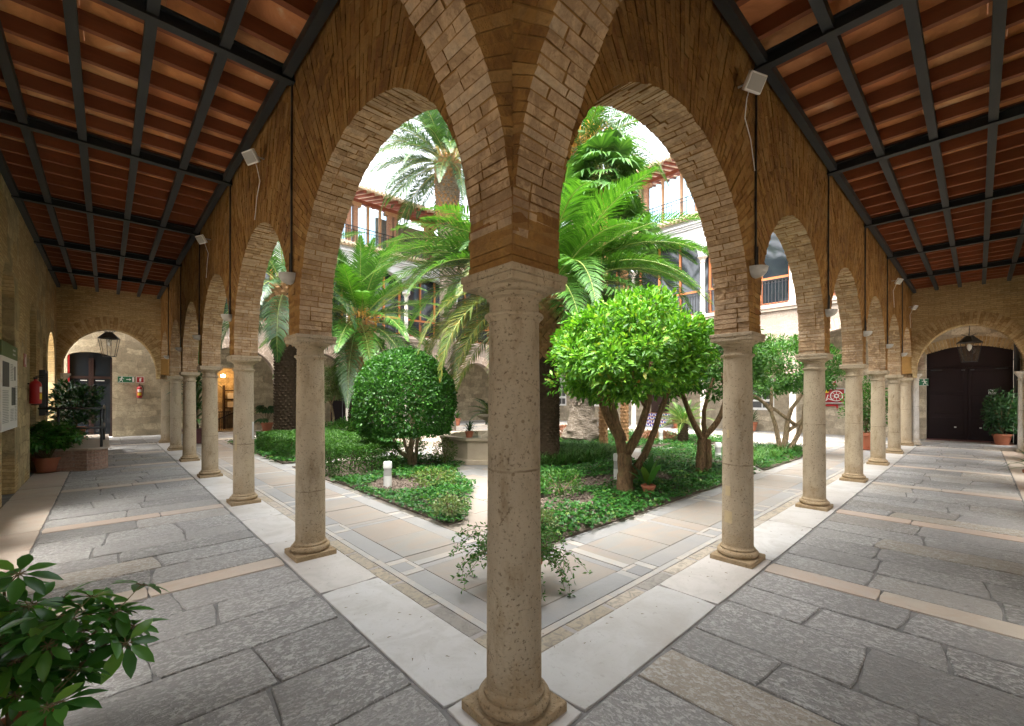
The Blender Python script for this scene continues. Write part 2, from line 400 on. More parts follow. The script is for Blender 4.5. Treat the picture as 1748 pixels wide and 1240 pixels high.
simple('grey_plaster', (.38,.37,.36), .85, .2, var=.1, nscale=2)
simple('white_paint', (.74,.73,.70), .5, .4, var=.04)
simple('grey_paint', (.40,.40,.38), .5, .4, var=.1)
simple('lamp_shade', (.36,.345,.31), .5, .3, var=.1)
simple('red_paint', (.38,.012,.015), .35, .5, var=.1)
simple('yellow_paint', (.70,.50,.03), .5, .4, var=.05)
simple('green_paint', (.015,.13,.055), .5, .4, var=.08)
simple('olive_green', (.11,.15,.055), .6, .3, var=.05)
simple('black_plastic', (.02,.02,.02), .5, .4)
simple('photo_grey', (.09,.09,.09), .6, .3, var=.6, nscale=40)
simple('text_grey', (.30,.30,.30), .6, .3)
simple('blue_tile', (.05,.06,.42), .3, .5)
simple('door_paint', (.016,.008,.009), .5, .2, var=.35, nscale=2)
simple('door_step', (.16,.05,.045), .6, .3, var=.2)
simple('steel_grey', (.075,.08,.085), .45, .5, metal=.5, var=.15)
simple('bollard_grey', (.34,.34,.32), .6, .3, var=.15, nscale=12)
simple('bollard_white', (.62,.62,.59), .5, .3, var=.08)
simple('soil', (.12,.095,.075), .98, .1, var=.5, nscale=10, bmp=1.)
simple('fountain_stone', (.40,.33,.24), .8, .25, var=.3, nscale=3, bmp=.4)
simple('purple_pot', (.13,.05,.055), .5, .4, var=.15)
def bark(name, c, sz=1.):
    m, nt, b, o = newmat(name)
    v = wcoords(nt, (1, 1, .28)); n1 = noise(nt, v, 30*sz, 7, .7, .5); n2 = noise(nt, wcoords(nt), 5*sz, 5, .65); n3 = noise(nt, wcoords(nt), 90, 3, .6)
    col = mixc(nt, ramp(nt, n1, [(.35, 0), (.62, 1)]), tuple(x*.42 for x in c), tuple(x*1.3 for x in c))
    col = mixc(nt, ramp(nt, n2, [(.5, 0), (.7, .6)]), col, (c[0]*.8 + .03, c[1]*.95 + .04, c[2]*.8 + .02))
    setc(nt, b, col, .95, .12); bump(nt, b, math_(nt, 'ADD', math_(nt, 'MULTIPLY', n1, 1.5), math_(nt, 'MULTIPLY', n3, .3)), 1., .035); M[name] = m
bark('bark', (.17,.105,.055)); bark('bark_dark', (.11,.08,.05)); bark('pale_bark', (.28,.205,.125))
simple('twig', (.16,.13,.07), .9, .15)
simple('leaf_base_brown', (.30,.17,.08), .9, .15, var=.5, nscale=16, bmp=.7)
simple('fibre_dark', (.06,.042,.026), .95, .1, var=.5, nscale=14, bmp=.9)
m, nt, b, o = newmat('palm_grey_trunk')
v = wcoords(nt, (1, 1, 3.2)); n1 = noise(nt, v, 7, 7, .7, .6); n2 = noise(nt, wcoords(nt), 26, 6, .7)
col = ramp(nt, n1, [(.3, (.07,.055,.04)), (.5, (.22,.18,.135)), (.7, (.36,.31,.25))])
setc(nt, b, mixc(nt, ramp(nt, n2, [(.35, .7), (.5, 0)]), col, (.07,.05,.035)), .95, .1); bump(nt, b, math_(nt, 'ADD', n1, math_(nt, 'MULTIPLY', n2, .6)), 1., .08); M['palm_grey_trunk'] = m
simple('orange_fruit', (.62,.30,.04), .6, .3)
simple('bounce_ground', (.46,.43,.38), .9, .2, var=.15)  # unseen ground outside, made pale to bounce daylight into the galleries

def leafmat(name, cols, trans=.35, rough=.45, spec=.35, tint=(1.05,1.15,.45)):
    m, nt, b, o = newmat(name)
    i = island(nt); v = wcoords(nt)
    c = ramp(nt, i, cols)
    n = noise(nt, v, 2.2, 3, .5)
    c = mixc(nt, ramp(nt, n, [(.35, .35), (.6, 0)]), c, mixc(nt, .6, c, (.02,.05,.01)))
    setc(nt, b, c, rough, spec)
    t = nt.nodes.new('ShaderNodeBsdfTranslucent')
    tc = mixc(nt, 1., c, (tint[0], tint[1], tint[2]), 'MULTIPLY')
    nt.links.new(tc, t.inputs[0])
    ms = nt.nodes.new('ShaderNodeMixShader'); ms.inputs[0].default_value = trans
    nt.links.new(b.outputs[0], ms.inputs[1]); nt.links.new(t.outputs[0], ms.inputs[2]); nt.links.new(ms.outputs[0], o.inputs[0])
    M[name] = m
leafmat('orange_leaf', [(0, (.035,.125,.008)), (.35, (.075,.225,.014)), (.7, (.135,.34,.025)), (.93, (.24,.46,.05)), (1, (.29,.30,.04))])
leafmat('dark_citrus_leaf', [(0, (0.0234,0.0780,0.0094)), (.5, (0.0390,0.1287,0.0156)), (.9, (0.0702,0.1872,0.0234)), (1, (0.1170,0.2184,0.0390))])
leafmat('dome_leaf', [(0, (0.0195,0.0780,0.0117)), (.5, (0.0351,0.1326,0.0172)), (.85, (0.0624,0.2028,0.0234)), (1, (0.1014,0.2574,0.0390))], spec=.35, rough=.42)
leafmat('hedge_leaf', [(0, (0.0234,0.0780,0.0094)), (.5, (0.0429,0.1326,0.0156)), (1, (0.0858,0.2028,0.0273))])
leafmat('ivy_leaf', [(0, (0.0172,0.0780,0.0140)), (.5, (0.0312,0.1287,0.0218)), (.9, (0.0585,0.1950,0.0312)), (1, (0.1404,0.2028,0.0312))])
leafmat('palm_leaf', [(0, (0.0234,0.0663,0.0156)), (.5, (0.0390,0.1014,0.0203)), (1, (0.0663,0.1482,0.0273))], trans=.25, rough=.4, spec=.5)
leafmat('bright_palm_leaf', [(0, (0.0296,0.0975,0.0109)), (.5, (0.0484,0.1404,0.0156)), (1, (0.0858,0.2028,0.0234))], trans=.3, rough=.4, spec=.4)
leafmat('yellow_palm_leaf', [(0, (0.0390,0.0858,0.0125)), (.5, (0.0780,0.1209,0.0172)), (.8, (0.1482,0.1482,0.0234)), (1, (0.2028,0.1482,0.0234))], trans=.3, spec=.4)
leafmat('blue_palm_leaf', [(0, (0.0234,0.0624,0.0273)), (.5, (0.0390,0.0936,0.0351)), (1, (0.0702,0.1404,0.0468))], trans=.25, rough=.4, spec=.5)
leafmat('fan_leaf', [(0, (0.0273,0.0858,0.0156)), (.5, (0.0468,0.1326,0.0218)), (1, (0.0936,0.2028,0.0390))], trans=.28, spec=.5)
leafmat('schefflera_leaf', [(0, (.03,.115,.016)), (.5, (.05,.175,.026)), (.9, (.09,.26,.036)), (1, (.17,.34,.05))], trans=.28, rough=.35, spec=.45)
leafmat('dark_plant_leaf', [(0, (.015,.05,.018)), (1, (.04,.11,.03))], trans=.2)
leafmat('grass_leaf', [(0, (0.0312,0.1092,0.0156)), (.6, (0.0624,0.1872,0.0273)), (1, (0.1560,0.2574,0.0780))], trans=.3)
leafmat('pale_plant_leaf', [(0, (0.1092,0.1716,0.0624)), (.5, (0.1716,0.2340,0.0780)), (1, (0.2808,0.3120,0.1716))], trans=.3)
leafmat('olive_leaf', [(0, (0.0780,0.1326,0.0234)), (1, (0.1560,0.2184,0.0468))], trans=.3)
leafmat('red_flower', [(0, (.3,.10,.06)), (1, (.42,.22,.14))], trans=.2)
leafmat('palm_flower', [(0, (.45,.20,.03)), (1, (.62,.35,.06))], trans=.3)
leafmat('frond_stem', [(0, (.20,.24,.06)), (1, (.30,.32,.10))], trans=.05)

def glass(name, c=(.02,.025,.03), rough=.05, spec=.8):
    m, nt, b, o = newmat(name)
    setc(nt, b, c, rough, spec); M[name] = m
glass('dark_glass'); glass('sky_glass', (.50,.64,.72), .06, .9); M['sky_glass'].node_tree.nodes['Principled BSDF'].inputs['Metallic'].default_value = .85
m, nt, b, o = newmat('lantern_glass')
tr = nt.nodes.new('ShaderNodeBsdfTransparent'); gl = nt.nodes.new('ShaderNodeBsdfGlossy'); gl.inputs['Roughness'].default_value = .1
ms = nt.nodes.new('ShaderNodeMixShader'); ms.inputs[0].default_value = .12
nt.links.new(tr.outputs[0], ms.inputs[1]); nt.links.new(gl.outputs[0], ms.inputs[2]); nt.links.new(ms.outputs[0], o.inputs[0]); M['lantern_glass'] = m
m, nt, b, o = newmat('water'); setc(nt, b, (.10,.12,.09), .06, .6); bump(nt, b, noise(nt, wcoords(nt), 9, 3, .5), .1, .02); M['water'] = m

m, nt, b, o = newmat('pane_clear')
tr = nt.nodes.new('ShaderNodeBsdfTransparent'); tr.inputs[0].default_value = (.72,.86,.92,1); gl = nt.nodes.new('ShaderNodeBsdfGlossy'); gl.inputs['Roughness'].default_value = .08
ms = nt.nodes.new('ShaderNodeMixShader'); ms.inputs[0].default_value = .15
nt.links.new(tr.outputs[0], ms.inputs[1]); nt.links.new(gl.outputs[0], ms.inputs[2]); nt.links.new(ms.outputs[0], o.inputs[0]); M['pane_clear'] = m
# ---------------------------------------------------------------- our two arcades
BAY = 3.133; D0 = .09; NB = 6
def colpos(i): return 0 if i == 0 else D0 + BAY * i
HW = .165                    # half wall thickness
GW = 2.8                     # outer wall of the galleries at -GW
def zc(t): return 4.96 + .014 * max(t, 0)     # underside of the steel beams

# --- columns
PLINTH_H = .055
def build_column(label, loc, rot=0, group='stone columns of the cloister arcade'):
    t = thing('stone_column', label, 'column', loc, rot, group)
    return t
def column_meshes(parent, mat, s=1.0):
    b = MB(); b.box(-.205, .205, -.205, .205, -.02, PLINTH_H)
    b.build('plinth', mat, parent, bevel=.006)
    b = MB()
    pr = [(.19, .054)]
    for k in range(9):
        a = -PI/2 + PI * k / 8
        pr.append((.165 + .032 * math.cos(a), .088 + .033 * math.sin(a)))
    pr += [(.166, .123), (.166, .138), (.160, .142), (.152, .150), (.149, .165)]
    b.lathe(pr, 40); b.build('base_moulding', mat, parent, smooth=True, angle=50)
    b = MB()
    pr = []
    for k in range(13):
        f = k / 12
        pr.append((.149 - .014 * f ** 1.6, .165 + f * (2.10 - .165)))
    b.lathe(pr, 40); b.build('shaft', mat, parent, smooth=True, angle=50)
    b = MB()
    pr = [(.136, 2.099), (.141, 2.106), (.146, 2.115)]
    for k in range(7):
        a = -PI/2 + PI * k / 6
        pr.append((.148 + .013 * math.cos(a), 2.132 + .014 * math.sin(a)))
    pr += [(.136, 2.148), (.1335, 2.155), (.1335, 2.215), (.140, 2.222), (.150, 2.226), (.150, 2.236), (.155, 2.238), (.155, 2.247)]
    for k in range(7):
        a = PI/2 * k / 6
        pr.append((.160 + .036 * math.sin(a), 2.247 + .030 * (1 - math.cos(a))))
    b.lathe(pr, 40); b.build('capital', mat, parent, smooth=True, angle=40)
    b = MB(); b.box(-.2, .2, -.2, .2, 2.274, 2.314); b.box(-.207, .207, -.207, .207, 2.3145, 2.351)
    b.build('abacus', mat, parent, bevel=.004)
ordw = ['', 'first', 'second', 'third', 'fourth', 'fifth', 'sixth']
c0 = build_column('thick stone column at the inner corner where both arcades meet, nearest of all', (0, 0, 0))
column_meshes(c0, M['column_stone'])
labL = {1: 'tan stone column with a ring crack near its foot, next left of the corner column',
        2: 'tan stone column with pale patches beside the low hedge, second left of the corner column',
        3: 'pale stone column right of the purple planter, third in the left arcade from the corner',
        4: 'pale stone column left of the purple planter, fourth in the left arcade from the corner',
        5: 'pale stone column behind long dracaena leaves, fifth in the left arcade from the corner',
        6: 'last stone column of the left arcade, standing against the end wall'}
labR = {1: 'tan stone column with square repair patches, next right of the corner column',
        2: 'stained tan stone column left of the red hose cabinet, second right of the corner column',
        3: 'pale stone column right of the red hose cabinet, third in the right arcade from the corner',
        4: 'pale stone column in front of the bushy terracotta pot, fourth in the right arcade from the corner',
        5: 'slim looking pale stone column, fifth in the right arcade from the corner',
        6: 'last stone column of the right arcade, beside the end wall and exit sign'}
columns = {}
for side, lab in (('L', labL), ('R', labR)):
    for i in range(1, 7):
        p = (0, colpos(i), 0) if side == 'L' else (colpos(i), 0, 0)
        t = build_column(lab[i], p, rng.choice([0, PI/2, PI, -PI/2]))
        for ch in [o for o in bpy.data.objects if o.parent == c0]:
            c = ch.copy(); C.objects.link(c); c.parent = t
        columns[side, i] = t
# repair patches on the two first columns
def patch(parent, a0, a1, z0, z1, mat, r=.151):
    b = MB(); n = 6
    for k in range(n):
        p = [a0 + (a1-a0)*k/n, a0 + (a1-a0)*(k+1)/n]
        q = []
        for rr, zz in ((r, z0), (r, z1)):
            for a in p: q.append((rr*math.cos(a), rr*math.sin(a), zz))
        b.quad([q[0], q[1], q[3], q[2]])
    for zz in (z0, z1):
        for k in range(n):
            p = [a0 + (a1-a0)*k/n, a0 + (a1-a0)*(k+1)/n]
            b.quad([(r*math.cos(p[0]), r*math.sin(p[0]), zz), (r*math.cos(p[1]), r*math.sin(p[1]), zz), ((r-.02)*math.cos(p[1]), (r-.02)*math.sin(p[1]), zz), ((r-.02)*math.cos(p[0]), (r-.02)*math.sin(p[0]), zz)])
    return b.build('repair_patch', mat, parent)
simple('patch_stone', (.46,.36,.21), .85, .2, var=.2, nscale=14, bmp=.3)
rz = columns['R', 1].rotation_euler.z; vz = math.atan2(CAM.y, CAM.x - colpos(1)) - rz
patch(columns['R', 1], vz - .95, vz - .35, .40, .52, M['patch_stone'])
patch(columns['R', 1], vz - .85, vz - .45, .68, .78, M['patch_stone'])
patch(columns['R', 1], vz - .75, vz - .55, 1.28, 1.36, M['patch_stone'], .1465)
rz = columns['L', 2].rotation_euler.z; vz = math.atan2(CAM.y - colpos(2), CAM.x) - rz
patch(columns['L', 2], vz + .85, vz + 1.25, 1.02, 1.30, M['white_marble'], .149)
patch(columns['L', 2], vz - .95, vz - .7, .85, 1.1, M['patch_stone'], .1495)

# --- brick arcade bays, every course a real block
ZTOP = 5.46
A_HALF = (BAY - .34) / 2; Z_SP = 2.55; RISE = 1.40; UC = BAY / 2
def r_in(th, a, bb):
    return 1 / math.sqrt((math.cos(th)/a)**2 + (math.sin(th)/bb)**2)
def r_rect(th, uc, u0, u1, zs, zt):
    c, s = math.cos(th), math.sin(th); r = 1e9
    if c > 1e-6: r = min(r, (u1 - uc)/c)
    if c < -1e-6: r = min(r, (u0 - uc)/c)
    if s > 1e-6: r = min(r, (zt - zs)/s)
    return r
def arch_bay(mp, seed, W=BAY, rmax=None, u0=0., u1=None, a=None, zs=Z_SP, rise=RISE, zt=ZTOP, z0=2.352, hw=HW, n=84, back=True, piers=True):
    """bricks fanning round one arch up to the bay's edges; returns (bricks, core)"""
    g = random.Random(seed); u1 = W if u1 is None else u1; uc = (u0 + u1) / 2; a = a or A_HALF * W / BAY
    B = MB(); K = MB()
    def block(poly, v0, v1, inner=False):
        k = len(poly); nn = len(B.v); J = lambda: g.uniform(-.0025, .0025)
        B.v += [mp(p[0] + J(), v0 + J(), p[1] + J()) for p in poly] + [mp(p[0] + J(), v1 + J(), p[1] + J()) for p in poly]
        B.f.append(tuple(nn+i for i in range(k))); B.f.append(tuple(nn+k+i for i in reversed(range(k))))
        for i in range(k):
            j = (i+1) % k; B.f.append((nn+i, nn+j, nn+k+j, nn+k+i))
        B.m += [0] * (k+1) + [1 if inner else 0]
    def layers(poly_fn, rin):
        # two bricks through the thickness, the joint alternating
        sp = g.choice([-.07, .07, .02]) * hw / .2
        for (v0, v1) in ((-hw - g.uniform(-.003, .005), sp - .004), (sp + .004, hw + g.uniform(-.003, .005))):
            r0 = rin + g.uniform(-.006, .007)
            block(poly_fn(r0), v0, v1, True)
    # fan
    ed = [0.]
    while len(ed) < n: ed.append(ed[-1] + 1 + g.uniform(-.12, .12))
    ed = [e / ed[-1] * PI for e in ed]
    tilt = 0
    for i in range(len(ed) - 1):
        t0, t1 = ed[i], ed[i+1]; tm = (t0 + t1) / 2
        ri = r_in(tm, a, rise); ro = r_rect(tm, uc, u0, u1, zs, zt)
        if rmax: ro = min(ro, ri + rmax + g.uniform(-.02, .02))
        gp = .0036
        def P(th, r): return (uc + r * math.cos(th), zs + r * math.sin(th))
        def Q(th, r, s):      # shifted sideways by half a joint
            return (uc + r*math.cos(th) - s*math.sin(th), zs + r*math.sin(th) + s*math.cos(th))
        brk = [ri]; x = ri + (.27 if i % 2 else .14)
        while x < ro - .08: brk.append(x + g.uniform(-.015, .015)); x += .27
        brk.append(ro)
        for k in range(len(brk) - 1):
            ra, rb = brk[k] + (0 if k == 0 else .004), brk[k+1] - .004
            if k == len(brk) - 2 and not rmax:
                e0 = min(rb, r_rect(t0 + 1e-4, uc, u0, u1, zs, zt)); e1 = r_rect(t1 - 1e-4, uc, u0, u1, zs, zt)
                rb0 = r_rect(max(t0, 1e-4), uc, u0, u1, zs, zt) - .002; rb1 = r_rect(min(t1, PI-1e-4), uc, u0, u1, zs, zt) - .002
            else: rb0 = rb1 = rb
            if k == 0:
                layers(lambda r0: [Q(t0, r0, gp), Q(t0, rb0, gp), Q(t1, rb1, -gp), Q(t1, r0, -gp)], ra)
            else:
                for (v0, v1) in ((-hw - g.uniform(-.003, .005), -hw + .1), (hw - .1, hw + g.uniform(-.003, .005))):
                    block([Q(t0, ra, gp), Q(t0, rb0, gp), Q(t1, rb1, -gp), Q(t1, ra, -gp)], v0, v1)
    # piers
    if piers:
        nz = max(1, round((zs - z0) / .051)); dz = (zs - z0) / nz
        for k in range(nz):
            for (ua, ub, s) in ((u0, uc - a, 1), (uc + a, u1, -1)):
                sp = g.choice([-.06, .06])
                for (v0, v1) in ((-hw - g.uniform(-.003, .005), sp - .004), (sp + .004, hw + g.uniform(-.003, .005))):
                    j = g.uniform(-.012, .012)
                    p, q = (ua, ub + j) if s > 0 else (ua + j, ub)
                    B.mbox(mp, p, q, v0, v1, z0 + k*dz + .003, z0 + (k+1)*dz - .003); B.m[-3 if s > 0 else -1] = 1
    # mortar core
    hv = hw - .007; m = 72
    pts = []
    for k in range(m + 1):
        th = PI * k / m; pts.append(th)
    for k in range(m):
        t0, t1 = pts[k], pts[k+1]
        def pr(th):
            ri = r_in(th, a, rise) + .009; ro = r_rect(th, uc, u0, u1, zs, zt)
            if rmax: ro = ri + rmax - .03
            return (uc + ri*math.cos(th), zs + ri*math.sin(th)), (uc + ro*math.cos(th), zs + ro*math.sin(th))
        (i0, o0), (i1, o1) = pr(t0), pr(t1)
        K.hexa([mp(i0[0], -hv, i0[1]), mp(o0[0], -hv, o0[1]), mp(o1[0], -hv, o1[1]), mp(i1[0], -hv, i1[1]),
                mp(i0[0], hv, i0[1]), mp(o0[0], hv, o0[1]), mp(o1[0], hv, o1[1]), mp(i1[0], hv, i1[1])])
    if not rmax:      # the two top corners of the rectangle that the fan's chords cut off
        for su in (0, 1):
            cu = u1 if su else u0
            th = math.atan2(zt - zs, cu - uc)
            for dd in (-.07, .07):
                r2 = r_rect(th + dd, uc, u0, u1, zs, zt); q = (uc + r2*math.cos(th+dd), zs + r2*math.sin(th+dd))
                K.quad([mp(cu, -hv, zt), mp(q[0], -hv, q[1]), mp(uc + .8*r2*math.cos(th), -hv, zs + .8*r2*math.sin(th))])
                K.quad([mp(cu, hv, zt), mp(q[0], hv, q[1]), mp(uc + .8*r2*math.cos(th), hv, zs + .8*r2*math.sin(th))])
    if piers:
        K.mbox(mp, u0, uc - a - .016, -hv, hv, z0, zs); K.mbox(mp, uc + a + .016, u1, -hv, hv, z0, zs)
    return B, K

def make_arcade(mp, name, label, seed):
    root = thing(name, label, 'arcade wall', (0, 0, 0), 0, 'brick arcade walls of the cloister')
    base = {}
    for i in range(NB):
        s0, s1 = colpos(i), colpos(i + 1); W = s1 - s0
        off = mp(s0, 0, 0)
        if i < 3 or True:
            key = ('b0' if i == 0 else ('b1', 'b2')[i % 2])
            if key not in base:
                B, K = arch_bay(mp, seed + i, W)
                ob = B.build('arch_bay', [M['arcade_brick'], M['lit_intrados_brick']]); oc = K.build('mortar_core', M['mortar'])
                base[key] = (ob, oc)
            else:
                ob, oc = [x.copy() for x in base[key]]; C.objects.link(ob); C.objects.link(oc)
        ob.parent = root; ob.location = off; oc.parent = ob; oc.location = (0, 0, 0)
    return root
arcR = make_arcade(mapR, 'brick_arcade', 'brown brick arcade wall of six arches along the right gallery', 100)
arcL = make_arcade(mapL, 'brick_arcade', 'brown brick arcade wall of six arches along the left gallery', 200)

# ribs across the galleries, springing from the corner column
def rib(mp, name, label, seed):
    root = thing(name, label, 'arch', (0, 0, 0), 0, 'transverse arches springing from the corner column')
    B, K = arch_bay(mp, seed, u0=-GW, u1=-HW, a=(GW - HW) / 2, zs=2.5, rise=1.5, zt=ZTOP, n=90, piers=False)
    o = B.build('arch_bay', [M['arcade_brick'], M['lit_intrados_brick']], root); K.build('mortar_core', M['mortar'], o)
    return root
rib(mapR, 'transverse_arch', 'brown brick arch crossing the left gallery overhead from the corner column', 300)
rib(mapL, 'transverse_arch', 'brown brick arch crossing the right gallery overhead from the corner column', 301)
b = MB()     # the corner pier under the ribs
b2 = MB()
g = random.Random(5)
nz = 2
for (za, zb) in ((2.352, 2.398), (2.403, 2.448), (2.453, 2.50)):
    b.box(-HW - .006 , HW + .004, -HW - .003, HW + .004, za, zb)
zz = 2.506
while zz < ZTOP - .07:
    e = g.uniform(-.006, .004)
    b.box(-HW - e, HW, -HW - e, HW, zz, zz + .046); zz += .052
b2.box(-HW + .012, HW - .012, -HW + .012, HW - .012, 2.352, ZTOP)
pier = b.build('brick_pier', M['arcade_brick']); tag(pier, 'brown brick pier resting on the corner column between both arcades', 'pier')
b2.build('mortar_core', M['mortar'], pier)

# --- end walls of the two galleries: one big arch each
E_T = .45; E_POS = 18.62
def end_wall(mp, label, mat, bmat):
    root = thing('gallery_end_wall', label, 'wall', (0, 0, 0), 0, 'end walls of the two galleries')
    uc, a, zs, rise = -1.5, 1.22, 2.5, 1.53
    # mp2: u across the gallery, v along it, z
    m2 = lambda u, v, z: mp(E_POS + E_T/2 + v, u, z)
    b = MB(); u0, u1 = -GW, .2; zt = 5.6; h = E_T/2; n = 40
    b.mbox(m2, u0, uc - a, -h, h, 0, zs); b.mbox(m2, uc + a, -.19, -h, h, 2.352, zs)
    for k in range(n):
        t0, t1 = PI*k/n, PI*(k+1)/n
        x0, x1 = uc + a*math.cos(t0), uc + a*math.cos(t1); y0, y1 = zs + rise*math.sin(t0), zs + rise*math.sin(t1)
        b.hexa([m2(x1, -h, y1), m2(x0, -h, y0), m2(x0, -h, zt), m2(x1, -h, zt), m2(x1, h, y1), m2(x0, h, y0), m2(x0, h, zt), m2(x1, h, zt)])
    b.mbox(m2, u0, uc - a, -h, h, zs, zt); b.mbox(m2, uc + a, u1, -h, h, zs, zt)
    b.build('wall', mat, root)
    B, K = arch_bay(lambda u, v, z: m2(u, v, z), 400, u0=u0, u1=-HW, a=a, zs=zs, rise=rise, rmax=.42, hw=h + .015, n=64, piers=False)
    o = B.build('arch_ring', [M['ring_brick'], M['ring_brick']], root); K.build('mortar_core', M['mortar'], o)
    # colonnette on the wall side
    b = MB(); 
    cx, cy, _ = m2(uc - a + .07, 0, 0)
    b.lathe([(.13, 0), (.13, .05), (.11, .08), (.1, .1), (.09, 2.2), (.11, 2.22), (.095, 2.25), (.095, 2.3), (.15, 2.4), (.17, 2.42), (.17, 2.48)], 20, (cx, cy, 0))
    b.build('colonnette', M['white_stone'], root, smooth=True, angle=40)
    return root
end_wall(mapL, 'ochre brick end wall with a round arch at the far end of the left gallery', M['wall_brick_x'], M['ring_brick'])
end_wall(mapR, 'ochre brick end wall with a round arch at the far end of the right gallery', M['wall_brick_y'], M['ring_brick'])

def arched_wall(b, mp, u0, u1, z0, z1, ops, th, mi=0, n=18):
    """wall slab (v 0..th) with arched openings ops = (uc, half, zsill, zspring, rise)"""
    us = u0
    for (uc, h, zl, zs, rs) in ops:
        if uc - h > us + 1e-4: b.mbox(mp, us, uc - h, 0, th, z0, z1, mi)
        if zl > z0 + 1e-4: b.mbox(mp, uc - h, uc + h, 0, th, z0, zl, mi)
        for k in range(n):
            a0, a1 = PI*k/n, PI*(k+1)/n
            x0, x1 = uc + h*math.cos(a0), uc + h*math.cos(a1); y0, y1 = zs + rs*math.sin(a0), zs + rs*math.sin(a1)
            b.hexa([mp(x1,0,y1), mp(x0,0,y0), mp(x0,0,z1), mp(x1,0,z1), mp(x1,th,y1), mp(x0,th,y0), mp(x0,th,z1), mp(x1,th,z1)], mi)
        us = uc + h
    if u1 > us + 1e-4: b.mbox(mp, us, u1, 0, th, z0, z1, mi)

# --- outer wall of the left gallery with two tall blind niches; of the right gallery only its far end can be seen
def outer_wall(mp, label, mat, u_from, niches, u_to=22.0, light_opening=None):
    root = thing('gallery_side_wall', label, 'wall')
    b = MB(); zt = 5.6
    t = .28
    b.mbox(mp, u_from, u_to, -GW - .7, -GW - t, -.05, zt)       # backing
    us = u_from
    for (n0, n1, zsill, zsp, zap) in niches:
        b.mbox(mp, us, n0, -GW - t, -GW, 0, zt)
        if zsill > 0: b.mbox(mp, n0, n1, -GW - t, -GW, 0, zsill)
        k = 12; uc = (n0+n1)/2; hh = (n1-n0)/2
        for i in range(k):
            a0, a1 = PI*i/k, PI*(i+1)/k
            x0, x1 = uc + hh*math.cos(a0), uc + hh*math.cos(a1); y0, y1 = zsp + (zap-zsp)*math.sin(a0), zsp + (zap-zsp)*math.sin(a1)
            b.hexa([mp(x1,-GW-t,y1), mp(x0,-GW-t,y0), mp(x0,-GW-t,zt), mp(x1,-GW-t,zt), mp(x1,-GW,y1), mp(x0,-GW,y0), mp(x0,-GW,zt), mp(x1,-GW,zt)])
        us = n1
    b.mbox(mp, us, u_to, -GW - t, -GW, 0, zt)
    if light_opening: arched_wall(b, lambda u, v, z: mp(u, -GW - v, z), u_to + .001, 22.0, -.05, zt, [light_opening], .45)  # added opening that brings daylight to the far end of the gallery
    b.build('wall', mat, root)
    return root
outer_wall(mapL, 'ochre brick and rubble side wall with tall blind niches along the left gallery', M['wall_mixed_y'],
           7.9, [(8.55, 9.84, 0, 3.3, 3.95), (11.9, 13.05, 0, 3.3, 3.75), (14.5, 15.2, 0, 3.0, 3.3)], 15.5, (16.8, 1.05, 1.0, 2.7, .9))
# unseen side walls, arched openings added to let fill daylight into the galleries
for mp, u1, m, lab in ((mapL, 7.9, M['wall_brick_y'], 'ochre brick side wall with four added arched light openings, beside the viewer on the left'), (mapR, 22.0, M['wall_brick_x'], 'ochre brick side wall with a row of added arched light openings along the right gallery')):
    root = thing('gallery_side_wall', lab, 'wall'); b = MB()
    k = int((u1 + 3.5)//2.83); w = (u1 + 3.5)/k
    ops = [(-3.5 + w*(i + .5), .68, .6, 2.9, .68) for i in range(k) if mp is mapR and -3.5 + w*(i + .5) > 4.4]
    ops = ([(2.2, .6, .85, 2.5, .6), (4.8, .6, .85, 2.5, .6), (6.8, .6, .85, 2.5, .6)] if mp is mapL else [(2.7, .6, .85, 2.5, .6)]) + ops
    ops = [(-1.0, .48, .85, 2.5, .48)] + ops
    arched_wall(b, lambda u, v, z: mp(u, -GW - v, z), -3.5 + (0 if mp is mapL else .01), u1 - .002, -.05, 5.6, ops, .5)
    b.build('wall', m, root)

